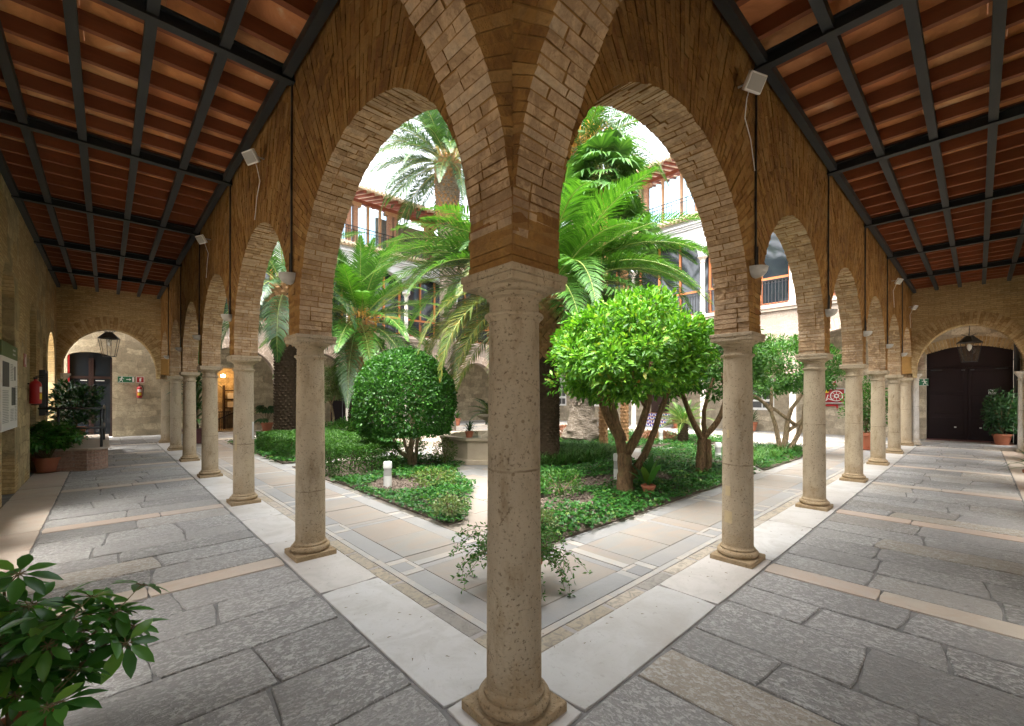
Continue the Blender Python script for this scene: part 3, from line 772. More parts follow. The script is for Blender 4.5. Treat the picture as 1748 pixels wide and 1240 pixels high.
# --- ceilings: steel beams, purlins, timber joists, terracotta boards
PURL = [.245, .79, 1.325, 1.85, 2.37, 2.755]
def ceiling(mp, label, jm, tilt_axis):
    root = thing('gallery_ceiling', label, 'ceiling', (0,0,0), 0, 'beamed ceilings of the galleries')
    L0, L1 = .2, E_POS
    def z(u, dz): return zc(u) + dz
    for i in range(1, NB):
        u = colpos(i); b = MB()
        za = zc(u)
        b.mbox(mp, u - .05, u + .05, -GW, -HW - .004, za, za + .022); b.mbox(mp, u - .012, u + .012, -GW, -HW - .004, za + .022, za + .118); b.mbox(mp, u - .05, u + .05, -GW, -HW - .004, za + .118, za + .14)
        b.build('steel_beam', M['black_steel'], root)
    for k, v in enumerate(PURL):
        b = MB(); w = .042
        for i in range(NB):
            ua = colpos(i) + (.0 if i == 0 else .013); ub = colpos(i+1) - .013
            if i == 0: ua = .2
            if i == NB-1: ub = L1
            p = [(ua, -v-w), (ub, -v-w), (ub, -v+w), (ua, -v+w)]
            b.hexa([mp(q[0], q[1], z(q[0], .030)) for q in p] + [mp(q[0], q[1], z(q[0], .128)) for q in p])
        b.build('steel_purlin', M['black_steel'], root)
    g = random.Random(9)
    u = .2; js = []
    for i in range(NB):
        a, e = (colpos(i), colpos(i+1)); e = min(e, L1)
        nn = 6
        for k in range(nn):
            u = a + (k + .5) * (e - a) / nn + g.uniform(-.02, .02)
            if u > .3: js.append(u)
    for u in js:
        b = MB(); za = zc(u) + .13
        e1, e2 = g.uniform(-.012, .012), g.uniform(-.008, .008); w0 = .032 + g.uniform(-.004, .005)
        b.hexa([mp(u - w0 + e1, -GW, za + e2), mp(u + w0 + e1, -GW, za + e2), mp(u + w0 - e1, -HW, za - e2), mp(u - w0 - e1, -HW, za - e2)] + [mp(u - w0 + e1, -GW, za + .155), mp(u + w0 + e1, -GW, za + .155), mp(u + w0 - e1, -HW, za + .155), mp(u - w0 - e1, -HW, za + .155)]); b.build('joist', jm, root)
    b = MB()
    rows = [.2] + js + [L1]
    for i in range(len(rows) - 1):
        v = HW
        while v < GW - .02:
            v1 = min(GW, v + g.uniform(.5, .62))
            p = [(rows[i], -v1 + .003), (rows[i+1], -v1 + .003), (rows[i+1], -v - .003), (rows[i], -v - .003)]
            b.hexa([mp(q[0], q[1], z(q[0], .287 + g.uniform(0, .004))) for q in p] + [mp(q[0], q[1], z(q[0], .33)) for q in p])
            v = v1
    b.build('terracotta_boards', M['ceiling_tile'], root)
    # weather roof over it
    b = MB()
    p = [(-HW, -GW - .7), (L1 + 3.8, -GW - .7), (L1 + 3.8, HW + .35), (-HW, HW + .35)]
    def zr(v): return 5.66 - .28 * (v - HW)
    b.hexa([mp(q[0], q[1], zr(q[1]) - .1) for q in p] + [mp(q[0], q[1], zr(q[1])) for q in p])
    b.build('tiled_roof', M['roof_tile'], root)
    return root
ceiling(mapL, 'dark beamed ceiling with terracotta boards over the left gallery', M['joist_wood_x'], 0)
ceiling(mapR, 'dark beamed ceiling with terracotta boards over the right gallery', M['joist_wood_y'], 1)
# roof over our own corner
root = thing('gallery_ceiling', 'dark boarded ceiling over the near corner of the two galleries', 'ceiling')
b = MB(); b.box(-GW - .7, -HW, -GW - .7, -HW, 5.3, 5.36); b.build('terracotta_boards', M['ceiling_tile'], root)
for k in range(4):
    b = MB(); x = -.5 - k*.62; b.box(x - .035, x + .035, -GW, -HW, 5.14, 5.298); b.build('joist', M['joist_wood_y'], root)

# ---------------------------------------------------------------- floors
gr = MB(); gr.box(-60, 90, -60, 90, -.40, -.30); struct('ground', gr, M['bounce_ground'])
# mortar beds under the slabs
b = MB(); b.box(-GW - .3, -.2, -GW - .3, 23.2, -.2, -.012); b.box(-.2, 23.2, -GW - .3, -.2, -.2, -.012)
struct('gallery_floor_bed', b, M['grey_joint'])
b = MB(); b.box(-.2, 23.2, -.2, 23.2, -.2, -.008); struct('courtyard_bed', b, M['joint'])

def slab(B, poly, z, g, jit=.012, mi=0, edge=.008, h=.05, crown=.003):
    """one worn slab: a ring of softened edge round a slightly uneven top"""
    n = len(poly); cx = sum(p[0] for p in poly)/n; cy = sum(p[1] for p in poly)/n
    P = []
    for i in range(n):                                   # three extra points per side, so edges wander
        a, c = poly[i], poly[(i+1) % n]
        L = math.hypot(c[0]-a[0], c[1]-a[1]); k = max(1, int(L / .12)); k = min(k, 9)
        for j in range(k):
            f = j / k; q = (a[0] + (c[0]-a[0])*f, a[1] + (c[1]-a[1])*f)
            if jit: q = (q[0] + g.uniform(-jit, jit)*.6, q[1] + g.uniform(-jit, jit)*.6)
            if j == 0 and jit: q = (q[0] + (cx-q[0])*.022, q[1] + (cy-q[1])*.022)
            P.append(q)
    m = len(P); nn = len(B.v)
    def inset(q, d):
        l = math.hypot(cx-q[0], cy-q[1]); return (q[0] + (cx-q[0])*d/l, q[1] + (cy-q[1])*d/l)
    tz = g.uniform(-crown, crown)
    B.v += [(q[0], q[1], z - h) for q in P]
    B.v += [(q[0], q[1], z - edge*.8 + tz) for q in P]
    B.v += [(*inset(q, edge), z + tz) for q in P]
    for i in range(m):
        j = (i+1) % m
        B.f.append((nn+i, nn+j, nn+m+j, nn+m+i)); B.f.append((nn+m+i, nn+m+j, nn+2*m+j, nn+2*m+i)); B.m += [mi, mi]
    B.f.append(tuple(nn + 2*m + i for i in range(m))); B.m.append(mi)

def gallery_slabs(mp, name, mat, seed, u_end):
    g = random.Random(seed); B = MB()
    V0, V1 = -.285, -2.22            # between the marble band and the cream wall band
    sl = lambda pts: slab(B, [mp(p[0], p[1], 0)[:2] for p in pts], g.uniform(-.004, .004), g)
    for i in range(-1, 7):
        a = (colpos(i) if i >= 0 else -BAY) + .15
        e = (colpos(i + 1) if i < 6 else 23.1) - .15
        if i == -1: continue
        rows = []; u = a
        hs = []
        while u < e - .2:
            hgt = g.uniform(.38, .62)
            if e - u - hgt < .3: hgt = e - u
            rows.append((u, u + hgt)); u += hgt
        if rows and rows[-1][1] < e: rows[-1] = (rows[-1][0], e)
        for (r0, r1) in rows:
            v = V0; sk = 0
            while v > V1 + .02:
                L = g.uniform(.55, 1.25); v1 = v - L
                if v1 < V1 + .35: v1 = V1
                s2 = g.uniform(-.03, .03) if v1 > V1 else 0
                sl([(r0 + .008, v - .006 + sk), (r1 - .008, v - .006 - sk), (r1 - .008, v1 + .006 - s2), (r0 + .008, v1 + .006 + s2)])
                v = v1; sk = s2
    o = struct(name, B, mat); return o
gallery_slabs(mapL, 'gallery_paving', M['grey_slab_x'], 21, 22)
gallery_slabs(mapR, 'gallery_paving', M['grey_slab_y'], 22, 22)
# the corner square under the viewer
g = random.Random(4); B = MB()
y = -.36
while y > -GW + .1:
    y1 = max(y - g.uniform(.4, .6), -GW); x = -.36
    while x > -GW + .02:
        x1 = x - g.uniform(.6, 1.2)
        if x1 < -GW + .35: x1 = -GW
        slab(B, [(x - .006, y - .008), (x - .006, y1 + .008), (x1 + .006, y1 + .008), (x1 + .006, y - .008)], g.uniform(-.004, .004), g); x = x1
    y = y1
struct('gallery_paving', B, M['grey_slab_x'])
# cream bands across the galleries at every column and along the outer walls
B = MB(); g = random.Random(6)
for mp in (mapL, mapR):
    for i in range(0, 7):
        u = colpos(i)
        cuts = [-.285 if i else -.30, -g.uniform(1.0, 1.4), -2.22]
        for k in range(2):
            p = [(u - .135, cuts[k]), (u + .135, cuts[k]), (u + .135, cuts[k+1] + .003), (u - .135, cuts[k+1] + .003)]
            slab(B, [mp(q[0], q[1], 0)[:2] for q in p], .002, g, jit=.002, edge=.004)
    u = .2
    while u < 22:
        L = g.uniform(.9, 1.5); p = [(u, -2.235), (u + L - .004, -2.235), (u + L - .004, -GW), (u, -GW)]
        slab(B, [mp(q[0], q[1], 0)[:2] for q in p], .001, g, jit=.003, edge=.004); u += L
struct('paving_bands', B, M['cream_stone'])
# pale marble kerb under the columns
B = MB()
for mp in (mapL, mapR):
    u = -.27 if mp is mapL else .262
    while u < 18.6:
        L = g.uniform(1.3, 1.9); p = [(u, -.27), (u + L - .004, -.27), (u + L - .004, .255), (u, .255)]
        if mp is mapL and u < 0: p = [(-.27, -.27), (L, -.27), (L, -.262), (-.27, .255)]; 
        if mp is mapL and u < 0:
            slab(B, [(-.27, -.27), (.255, -.27), (.255, .255), (-.27, .255)], .003, g, jit=.001, edge=.004); u = .262; continue
        slab(B, [mp(q[0], q[1], 0)[:2] for q in p], .003, g, jit=.001, edge=.004); u += L
struct('marble_band', B, M['white_marble'])
# weathered stone gutter and thin pale line just outside it
B = MB(); W2 = MB()
for mp in (mapL, mapR):
    u = .27
    while u < 18.5:
        L = g.uniform(.45, .62); p = [(u, .262), (u + L - .03, .262), (u + L - .03, .385), (u, .385)]
        slab(B, [mp(q[0], q[1], 0)[:2] for q in p], -.003, g, jit=.006, edge=.008); u += L
    u = .39
    while u < 18.5:
        L = g.uniform(.8, 1.3); p = [(u, .392), (u + L - .003, .392), (u + L - .003, .455), (u, .455)]
        slab(W2, [mp(q[0], q[1], 0)[:2] for q in p], 0, g, jit=0, edge=.003); u += L
struct('gutter_stones', B, M['weathered_kerb']); struct('pale_line', W2, M['court_white'])

# courtyard walk: grey borders with white squares, cream slabs between
G_ = MB(); W_ = MB(); S_ = MB()
b0, b1, s0, s1, e0, e1 = .46, .68, .684, 1.37, 1.374, 1.60
for mp in (mapL, mapR):
    u = .46 if mp is mapL else .69
    first = True
    k = 0
    u = .69
    while u < 18.4:
        for (v0, v1) in ((b0, b1), (e0, e1)):
            uu = u if v0 < 1 else max(u, 1.61)
            if uu >= u + 1.30: continue
            slab(G_, [mp(q[0], q[1], 0)[:2] for q in [(uu, v0), (u + 1.30, v0), (u + 1.30, v1), (uu, v1)]], 0, g, jit=0, edge=.003)
            vm = (v0 + v1) / 2
            for (a0, a1, c0_, c1_, tgt) in ((1.304, 1.40, v0, v1, W_), (1.404, 1.62, v0, vm + .06, G_), (1.404, 1.62, vm + .063, v1, W_), (1.624, 1.72, v0, v1, W_)):
                slab(tgt, [mp(q[0], q[1], 0)[:2] for q in [(u + a0, c0_), (u + a1, c0_), (u + a1, c1_), (u + a0, c1_)]], 0, g, jit=0, edge=.003)
        for (a0, a1, tgt) in ((0, .66, S_), (.664, 1.34, S_), (1.344, 1.44, G_), (1.444, 1.56, S_ if k % 2 else W_), (1.564, 1.74, S_)):
            ua = u + a0
            if u < 1 and a1 < .7: ua = max(ua, .69)
            slab(tgt, [mp(q[0], q[1], 0)[:2] for q in [(ua, s0), (u + a1 - .003, s0), (u + a1 - .003, s1), (ua, s1)]], g.uniform(-.002, .001), g, jit=0, edge=.003)
        u += 1.745; k += 1
slab(W_, [(.46, .46), (.682, .46), (.682, .682), (.46, .682)], 0, g, jit=0, edge=.003)
# inner paths: irregular slabs everywhere else in the court
x = 1.61
rows = []
while x < 18.9:
    w_ = g.uniform(.55, .8); y = 1.61 + g.uniform(-.3, 0)
    while y < 18.9:
        L = g.uniform(.6, 1.1)
        t = g.choice([S_, S_, S_, G_, W_])
        ya = max(y, 1.61)
        if y + L > ya + .05: slab(t, [(x, ya), (x + w_ - .004, ya), (x + w_ - .004, y + L - .004), (x, y + L - .004)], g.uniform(-.003, 0), g, jit=.002, edge=.004)
        y += L
    x += w_
struct('courtyard_border', G_, M['court_grey']); struct('courtyard_inlay', W_, M['court_white']); struct('courtyard_paving', S_, M['court_slab'])
# far galleries: kerb and grey floor
B = MB(); K_ = MB()
u = .2
while u < 18.4:
    L = g.uniform(1.0, 1.7)
    slab(K_, [(18.45, u), (18.45, u + L - .004), (19.05, u + L - .004), (19.05, u)], .03, g, jit=.002, edge=.006, h=.08)
    slab(K_, [(u, 18.45), (u, 19.05), (u + L - .004, 19.05), (u + L - .004, 18.45)], .03, g, jit=.002, edge=.006, h=.08)
    u += L
struct('far_kerb', K_, M['cream_stone'])
for (x0, x1, y0, y1, axis) in ((19.06, 22, -2.8, 22.9, 0), (-2.8, 19.0, 19.06, 22.9, 1)):
    x = x0
    while x < x1 - .05:
        xe = min(x1, x + g.uniform(.6, 1.0)); y = y0
        while y < y1 - .05:
            ye = min(y1, y + g.uniform(.7, 1.3))
            slab(B, [(x, y), (xe - .008, y), (xe - .008, ye - .008), (x, ye - .008)], .026, g, jit=.004, edge=.006, h=.07); y = ye
        x = xe
o = struct('far_gallery_paving', B, M['grey_slab_x'])
# ---------------------------------------------------------------- the two far sides of the court
def facade(mp, label, u0, u1, cols, H, wallmat, bm_ax):
    root = thing('courtyard_building', label, 'building', (0,0,0), 0, 'far sides of the courtyard')
    mids = [((a + c) / 2, (c - a) / 2 - .14) for a, c in zip(cols[:-1], cols[1:])]
    # lower arcade
    b = MB(); arched_wall(b, mp, u0, u1, H['cap'], H['sill'], [(m, h, H['cap'], H['sp1'], h * H.get('k1', 1)) for m, h in mids], .42)
    b.build('arcade_wall', wallmat, root)
    for (m, h) in mids:      # brick ring round each opening
        n = 46; b = MB(); g = random.Random(int(m*10))
        for k in range(n):
            t0, t1 = PI*k/n + .006, PI*(k+1)/n - .006; e = g.uniform(.008, .018); r0 = g.uniform(-.012, .004)
            p = [(m + (h + r)*math.cos(t), H['sp1'] + (h*H.get('k1',1) + r)*math.sin(t)) for t, r in ((t0, r0), (t0, .42), (t1, .42), (t1, r0))]
            b.hexa([mp(q[0], -e, q[1]) for q in p] + [mp(q[0], .02, q[1]) for q in p])
        b.build('arch_ring', M['pale_brick'], root)
    for cc in cols:
        b = MB(); x, y, _ = mp(cc, .21, 0)
        b.lathe([(.19, .03), (.19, .09), (.15, .10), (.165, .13), (.15, .17), (.13, .19), (.118, H['cap']-.25), (.14, H['cap']-.23), (.122, H['cap']-.2), (.122, H['cap']-.14), (.18, H['cap']-.07), (.2, H['cap']-.06), (.2, H['cap'])], 20, (x, y, 0))
        b.build('column', M['white_stone'], root, smooth=True, angle=40)
    # sill, upper white arcade
    b = MB(); b.mbox(mp, u0, u1, -.14, .42, H['sill'] + .003, H['sill'] + .15); b.mbox(mp, u0, u1, -.08, .1, H['sill'] - .12, H['sill'])
    b.build('sill_ledge', M['cream_stone'], root)
    zf = H['sill'] + .153; ops = [(m, h + .02, H['imp'], H['imp'] + .001, H['up'] - H['imp']) for m, h in mids]
    b = MB(); arched_wall(b, mp, u0, u1, H['imp'], H['ledge'] - .12, ops, .36); b.build('plaster_wall', M['white_plaster'], root)
    b = MB(); b.mbox(mp, u0, u1, -.06, -.002, H['up'] + .28, H['up'] + .36); b.mbox(mp, u0, u1, -.10, -.002, H['up'] + .362, H['up'] + .46); b.mbox(mp, u0, u1, -.16, -.002, H['up'] + .462, H['up'] + .54)
    b.build('cornice', M['white_plaster'], root)
    for cc in cols:
        b = MB(); x, y, _ = mp(cc, .18, 0); zi = H['imp']
        b.lathe([(.17, zf), (.17, zf+.06), (.13, zf+.1), (.11, zf+.14), (.10, zi-.3), (.125, zi-.28), (.105, zi-.24), (.11, zi-.16), (.2, zi-.05), (.22, zi-.04), (.22, zi)], 16, (x, y, 0))
        b.build('colonnette', M['white_stone'], root, smooth=True, angle=40)
    # glazing set behind the colonnettes
    b = MB(); b.mbox(mp, u0, u1, .62, .64, zf, H['up'] + .05); b.build('glazing', M['dark_glass'], root)
    for (m, h) in mids:
        b = MB(); w = .07
        for z_ in (zf + .14, H['rail'], ): b.mbox(mp, m - h, m + h, .53, .615, z_ - (.14 if z_ < zf + .2 else .05), z_ + (.06 if z_ < zf + .2 else .05))
        for uu in (m - h + .05, m - h * .33, m + h * .33, m + h - .05): b.mbox(mp, uu - .045, uu + .045, .535, .617, zf + .205, H['up'] - (.25 if abs(uu - m) > h*.5 else 0))
        b.build('timber_frame', M['orange_wood'], root)
        b = MB()
        b.mbox(mp, m - h, m + h, .30, .33, H['rail'] - .13, H['rail'] - .10); b.mbox(mp, m - h, m + h, .30, .33, zf + .1, zf + .125)
        k = int(2*h / .13)
        for i in range(k + 1):
            u = m - h + 2*h*i/k; b.mbox(mp, u - .009, u + .009, .305, .325, zf + .125, H['rail'] - .13)
            if i < k:
                uu = u + h/k; q = [mp(uu + .05*math.cos(a), .315, H['rail'] - .21 + .05*math.sin(a)) for a in [2*PI*j/8 for j in range(9)]]
                b.tube(q, .008, 4, cap=False)
        b.build('balustrade', M['iron'], root)
    # tile ledge and terrace
    b = MB(); z_ = H['ledge']; g = random.Random(3)
    b.mbox(mp, u0, u1, -.12, .3, z_ - .12, z_ - .05)
    u = u0
    while u < u1:
        p0, p1 = mp(u, .32, z_ + .12 + g.uniform(-.008,.008)), mp(u, -.34 + g.uniform(-.02,.02), z_ - .03)
        b.tube([p0, p1], [.075, .09], 8); u += .2
    b.build('tile_ledge', M['roof_tile_pale'], root)
    b = MB(); b.mbox(mp, u0, u1, .3, .42, z_ - .12, z_ + .16); b.mbox(mp, u0, u1, .42, 3.6, z_ - .1, z_ + .02); b.build('terrace_floor', M['red_brick'], root)
    b = MB(); zt = z_ + .2; zr = H['trail']
    b.mbox(mp, u0, u1, .33, .37, zr - .03, zr); b.mbox(mp, u0, u1, .335, .365, zt, zt + .025); b.mbox(mp, u0, u1, .335, .365, zr - .2, zr - .18)
    k = int((u1 - u0) / .13)
    for i in range(k):
        u = u0 + (u1-u0)*i/k; b.mbox(mp, u - .009, u + .009, .34, .36, zt + .025, zr - .2)
        if i % 2 == 0: b.mbox(mp, u - .009, u + .009, .34, .36, zr - .18, zr - .03)
    b.build('terrace_railing', M['iron'], root)
    ze = H['eave']
    for cc in H['piers']:
        for du in (-.17, .17):
            b = MB(); b.mbox(mp, cc + du - .11, cc + du + .11, .42, .66, z_ + .021, ze - .2); b.build('brick_post', M['red_brick'], root)
        b = MB(); b.mbox(mp, cc - .45, cc + .45, .40, .68, ze - .2, ze - .02); b.build('timber_bracket', M['tan_wood'], root)
    for cc in H['posts']:
        b = MB(); b.mbox(mp, cc - .06, cc + .06, .48, .60, z_ + .021, ze - .02); b.build('timber_post', M['tan_wood'], root)
    b = MB(); b.mbox(mp, u0, u1, .44, .64, ze - .017, ze + .16); b.build('eave_beam', M['red_wood'], root)
    # terrace back wall: big panes that mirror the sky between plaster
    b = MB(); b.mbox(mp, H['glass'][1], u1, 2.95, 3.1, z_, ze + .6); b.build('terrace_wall', M['grey_plaster'], root)
    b = MB(); b.mbox(mp, H['glass'][0], H['glass'][1], .78, .80, z_ + .021, ze - .02); b.build('terrace_glazing', M['pane_clear'], root)
    # rafters and roof
    b = MB(); u = u0 + .1
    while u < u1:
        a = [mp(u - .045, -.55, ze + .10), mp(u + .045, -.55, ze + .10), mp(u + .045, 3.2, ze + 1.1), mp(u - .045, 3.2, ze + 1.1)]
        c = [(q[0], q[1], q[2] + .13) for q in a]; b.hexa(a + c); u += .42
    b.build('rafters', M['red_wood'], root)
    b = MB(); a = [mp(u0, -.6, ze + .22), mp(u1, -.6, ze + .22), mp(u1, 3.3, ze + 1.24), mp(u0, 3.3, ze + 1.24)]
    b.hexa(a + [(q[0], q[1], q[2] + .05) for q in a])
    u = u0
    while u < u1:
        b.tube([mp(u, -.72 + g.uniform(-.02,.02), ze + .275), mp(u, 3.3, ze + 1.34)], .085, 8); u += .2
    b.build('tiled_roof', M['roof_tile_pale'], root)
    # body of the upper floors and ceiling of the lower walk
    b = MB(); b.mbox(mp, u0, u1, .425, 3.9, H['sill'] - .05, H['sill'] + .1); b.mbox(mp, u0, u1, 2.6, 2.7, H['sill'] + .1, z_ - .11)
    b.mbox(mp, u0, u1, .66, 3.9, H['up'] + .12, H['up'] + .2)
    b.build('floor_slabs', M['grey_plaster'], root)
    return root
mpFR = lambda u, v, z: (18.9 + v, u, z)
mpFL = lambda u, v, z: (u, 18.9 + v, z)
facade(mpFR, 'far right building with white upper arches over a pale brick arcade, roofed terrace on top', .25, 22.5, [-.2, 3.5, 7.2, 10.9, 14.6, 18.3],
       dict(cap=2.5, sp1=2.62, sill=5.42, imp=8.36, up=9.46, rail=6.83, ledge=10.32, trail=11.55, eave=13.0, piers=[1.2, 4.3, 7.4, 10.5, 13.6, 16.7], posts=[2.2, 3.2, 5.3, 6.3, 8.4, 9.4, 11.5, 12.5, 14.6], glass=(1., 12.)), M['pale_brick_y'], 'y')
facade(mpFL, 'far left building with a timber posted terrace over white arches and a pale brick arcade', .25, 18.4, [.77, 3.87, 6.97, 10.07, 13.17, 16.27],
       dict(cap=2.35, sp1=2.40, k1=.95, sill=4.75, imp=7.2, up=8.2, rail=5.9, ledge=9.05, trail=10.12, eave=11.4, piers=[3.0, 5.1, 7.26, 9.45, 11.7, 14.], posts=[3.8, 4.4, 5.9, 6.5, 8.1, 8.75, 12.4, 13.2], glass=(2.5, 9.7)), M['pale_brick_x'], 'x')

# outer walls of the far walks
b = MB(); b.box(22, 22.5, -.32, 23.5, -.05, 5.4)
b.box(22, 22.5, -3.4, -2.6, -.05, 5.4)
n = 14
ops = [(-1.46, 1.14, -.05, 3.36, .26)]
b2 = MB(); arched_wall(b, lambda u, v, z: (22 + v, u, z), -2.6, -.32, -.05, 5.4, ops, .5)
root = thing('outer_wall', 'rubble stone wall behind the far right walk with a dark double door at its end', 'wall')
b.build('wall', M['rubble_y'], root)
# door ring
b = MB(); g = random.Random(8)
for k in range(26):
    f0, f1 = k/26, (k+1)/26
    def pt(f, r):
        x = -2.6 + 2.28*f; s = math.sin(PI*f); z = 3.36 + .26*s; a = (f - .5)*.7
        return (x + r*math.sin(a), z + r*math.cos(a))
    q = [pt(f0+.003, g.uniform(0,.01)), pt(f0+.003, .36), pt(f1-.003, .36), pt(f1-.003, g.uniform(0,.01))]
    b.hexa([(22 - .012, p[0], p[1]) for p in q] + [(22.03, p[0], p[1]) for p in q])
b.build('arch_ring', M['ring_brick'], root)
# left far outer wall
b = MB(); mpo = lambda u, v, z: (u, 23 + v, z)
arched_wall(b, mpo, -3.4, 22.5, -.05, 5.4, [(-2.1, .66, -.05, 3.32, .22), (2.75, .85, -.05, 3.0, .1), (8.3, .75, -.05, 2.6, .1), (14.6, 1.0, -.05, 2.5, 1.0)], .5)
rootL = thing('outer_wall', 'rubble stone wall behind the far left walk with a dark doorway and signs', 'wall')
b.build('wall', M['rubble_x'], rootL)

# double door at the end of the right gallery
dr = thing('double_door', 'dark red wooden double door at the end of the right gallery', 'door', (22.2, -1.46, 0))
for s in (-1, 1):
    b = MB(); y0, y1 = (.004, 1.13) if s > 0 else (-1.13, -.004)
    b.box(0, .06, y0, y1, .06, 2.78)
    for (a, c) in ((.2, .9), (1.05, 1.75), (1.9, 2.65)):
        b.box(-.008, .002, y0 + .1, y1 - .1, a, c)
    leaf = b.build('door_leaf', M['door_paint'], dr, bevel=.004)
    b = MB(); b.box(-.03, -.001, s*.12 - .05, s*.12 + .05, 2.70, 2.745); b.box(-.03, -.001, s*.85 - .16, s*.85 + .16, 2.735, 2.755); b.build('closer', M['steel_grey'], leaf)
    b = MB(); b.box(-.03, -.009, s*.33 - .03, s*.33 + .03, .52, .56); b.build('bolt', M['white_paint'], leaf)
b = MB(); b.box(-.012, .05, -1.13, 1.13, 2.80, 2.84); b.box(.02, .05, -1.13, 1.13, 2.85, 3.62); b.box(-.01, .02, -.7, .3, 2.845, 2.86); b.build('transom_panel', M['door_paint'], dr)
b = MB(); b.box(.07, .1, -1.13, 1.13, .06, 3.62); b.build('added_light_block', M['dark_wood'], dr)  # added unseen panel, blocks light through the gap between the leaves
b = MB(); b.box(-.17, .12, -1.13, 1.13, .0, .055); b.build('threshold', M['door_step'], dr)
b = MB(); b.box(-.02, -.0095, -.72, -.53, 1.80, 1.97); ns = b.build('notice', M['white_paint'], dr)
b = MB(); q = [(-.024, -.625 + .055*math.cos(a), 1.905 + .055*math.sin(a)) for a in [2*PI*i/20 for i in range(21)]]; b.tube(q, .009, 6); b.bar((-.024, -.665, 1.945), (-.024, -.585, 1.865), .014)
b.bar((-.0225, -.66, 1.905), (-.0225, -.59, 1.905), .004, .02); b.bar((-.022, -.70, 1.825), (-.022, -.55, 1.825), .003, .02); b.build('symbol', M['black_plastic'], ns)
# doorway at the end of the left gallery
dl = thing('glazed_door', 'dark glazed doorway under the left end arch beside the stone wall', 'door', (-2.1, 23.25, 0))
b = MB(); b.box(-.66, .66, 0, .05, .03, 3.56); b.build('leaf', M['dark_glass'], dl)
b = MB()
for x in (-.64, -.02, .06, .64): b.box(x - .035, x + .035, -.04, -.002, .03, 3.3)
for z in (.1, 2.5): b.box(-.66, .66, -.045, -.041, z - .05, z + .05)
b.build('frame', M['dark_wood'], dl)
b = MB(); b.box(-.66, -.60, -.22, -.10, 2.2, 3.45); b.build('side_strip', M['red_paint'], dl)
b = MB(); b.box(-.3, -.1, -.06, -.046, 2.36, 2.39); b.box(.15, .42, -.06, -.046, 2.36, 2.39); b.build('closer', M['white_paint'], dl)
# lit interior seen far left
ri = thing('lit_stair_room', 'warm lit room with shelves and a stair rail beyond the left arcade', 'room', (2.75, 23.5, 0))
b = MB(); b.box(-1.2, 1.2, 2.2, 2.3, 0, 3.2); b.box(-1.3, -1.2, 0, 2.3, 0, 3.2); b.box(1.2, 1.3, 0, 2.3, 0, 3.2); b.box(-1.3, 1.3, 0, 2.3, 3.2, 3.3); b.box(-1.3, 1.3, 0, 2.3, -.03, .03)
b.build('room_walls', M['rubble_x'], ri)
b = MB()
for z in (1.1, 1.55, 2.0): b.box(.15, .8, 1.5, 1.9, z, z + .05)
b.box(.1, .15, 1.5, 1.9, .03, 2.3); b.box(.8, .85, 1.5, 1.9, .03, 2.3); b.build('shelf', M['dark_wood'], ri)
b = MB()
for z in (1.15, 1.6): b.box(.25, .7, 1.49, 1.52, z, z + .3)
b.build('framed_picture', M['white_paint'], ri)
b = MB(); b.bar((-.8, .4, .95), (.2, .4, .95), .05); b.bar((-.8, .6, .35), (.8, .6, 1.1), .05)
for i in range(14): x = -.8 + i*.075; b.bar((x, .4, .03), (x, .4, .95), .016)
for i in range(18): x = -.8 + i*.09; b.bar((x, .6, .03), (x, .6, .35 + .47*(x + .8)), .016)
b.build('stair_rail', M['iron'], ri)
b = MB(); b.lathe([(.02, 0), (.09, .03), (.09, .12), (.02, .15)], 12, (0, 1.2, 2.7))
m_, nt_, b_, o_ = newmat('warm_bulb'); setc(nt_, b_, (.9, .6, .3)); b_.inputs['Emission Color'].default_value = (1, .55, .2, 1); b_.inputs['Emission Strength'].default_value = 30; M['warm_bulb'] = m_
b.build('lamp', M['warm_bulb'], ri)
# far doors
fd = thing('red_wooden_door', 'dark red wooden door in the far left wall beyond the small round tree', 'door', (8.3, 23.2, 0))
b = MB()
for x in (-.37, .37): b.box(x - .36, x + .36, 0, .06, .03, 2.68)
b.build('door_leaf', M['door_paint'], fd); b = MB(); b.box(-.75, -.68, -.05, .1, .03, 2.68); b.build('frame', M['orange_wood'], fd)
fd = thing('arched_glass_door', 'dark arched glass door of the far left arcade behind the fountain', 'door', (14.6, 23.2, 0))
b = MB(); arch = [(-1, .03), (1, .03)] + [(math.cos(PI*k/20), 2.5 + math.sin(PI*k/20)) for k in range(21)]
nn = len(b.v); b.v += [(p[0], 0, p[1]) for p in arch]; b.f.append(tuple(range(nn, nn + len(arch)))); b.m.append(0); b.build('pane', M['dark_glass'], fd)
b = MB()
for x in (-.96, -.45, 0, .45, .96): b.box(x - .04, x + .04, -.06, -.002, .03, 2.5 + (0 if abs(x) > .9 else .85))
for z in (.12, 1.1, 2.45): b.box(-1, 1, -.058, -.003, z - .05, z + .05)
b.build('frame', M['dark_wood'], fd)
tc = bpy.data.curves.new('door_number', 'FONT'); tc.body = '8'; tc.size = .42; tc.extrude = .004; tc.align_x = 'CENTER'
tcm = bpy.data.objects.new('tmp', tc); dg = bpy.context.evaluated_depsgraph_get(); C.objects.link(tcm); bpy.context.view_layer.update()
me = bpy.data.meshes.new_from_object(tcm.evaluated_get(bpy.context.evaluated_depsgraph_get())); bpy.data.objects.remove(tcm)
me.materials.clear(); me.materials.append(M['white_paint']); tn = bpy.data.objects.new('number', me); C.objects.link(tn); tn.parent = fd; tn.rotation_euler = (PI/2, 0, 0); tn.location = (-.22, -.07, 1.45)
b = MB(); b.box(-.24, .12, -.075, -.061, 1.08, 1.14); b.build('push_bar', M['red_paint'], fd)
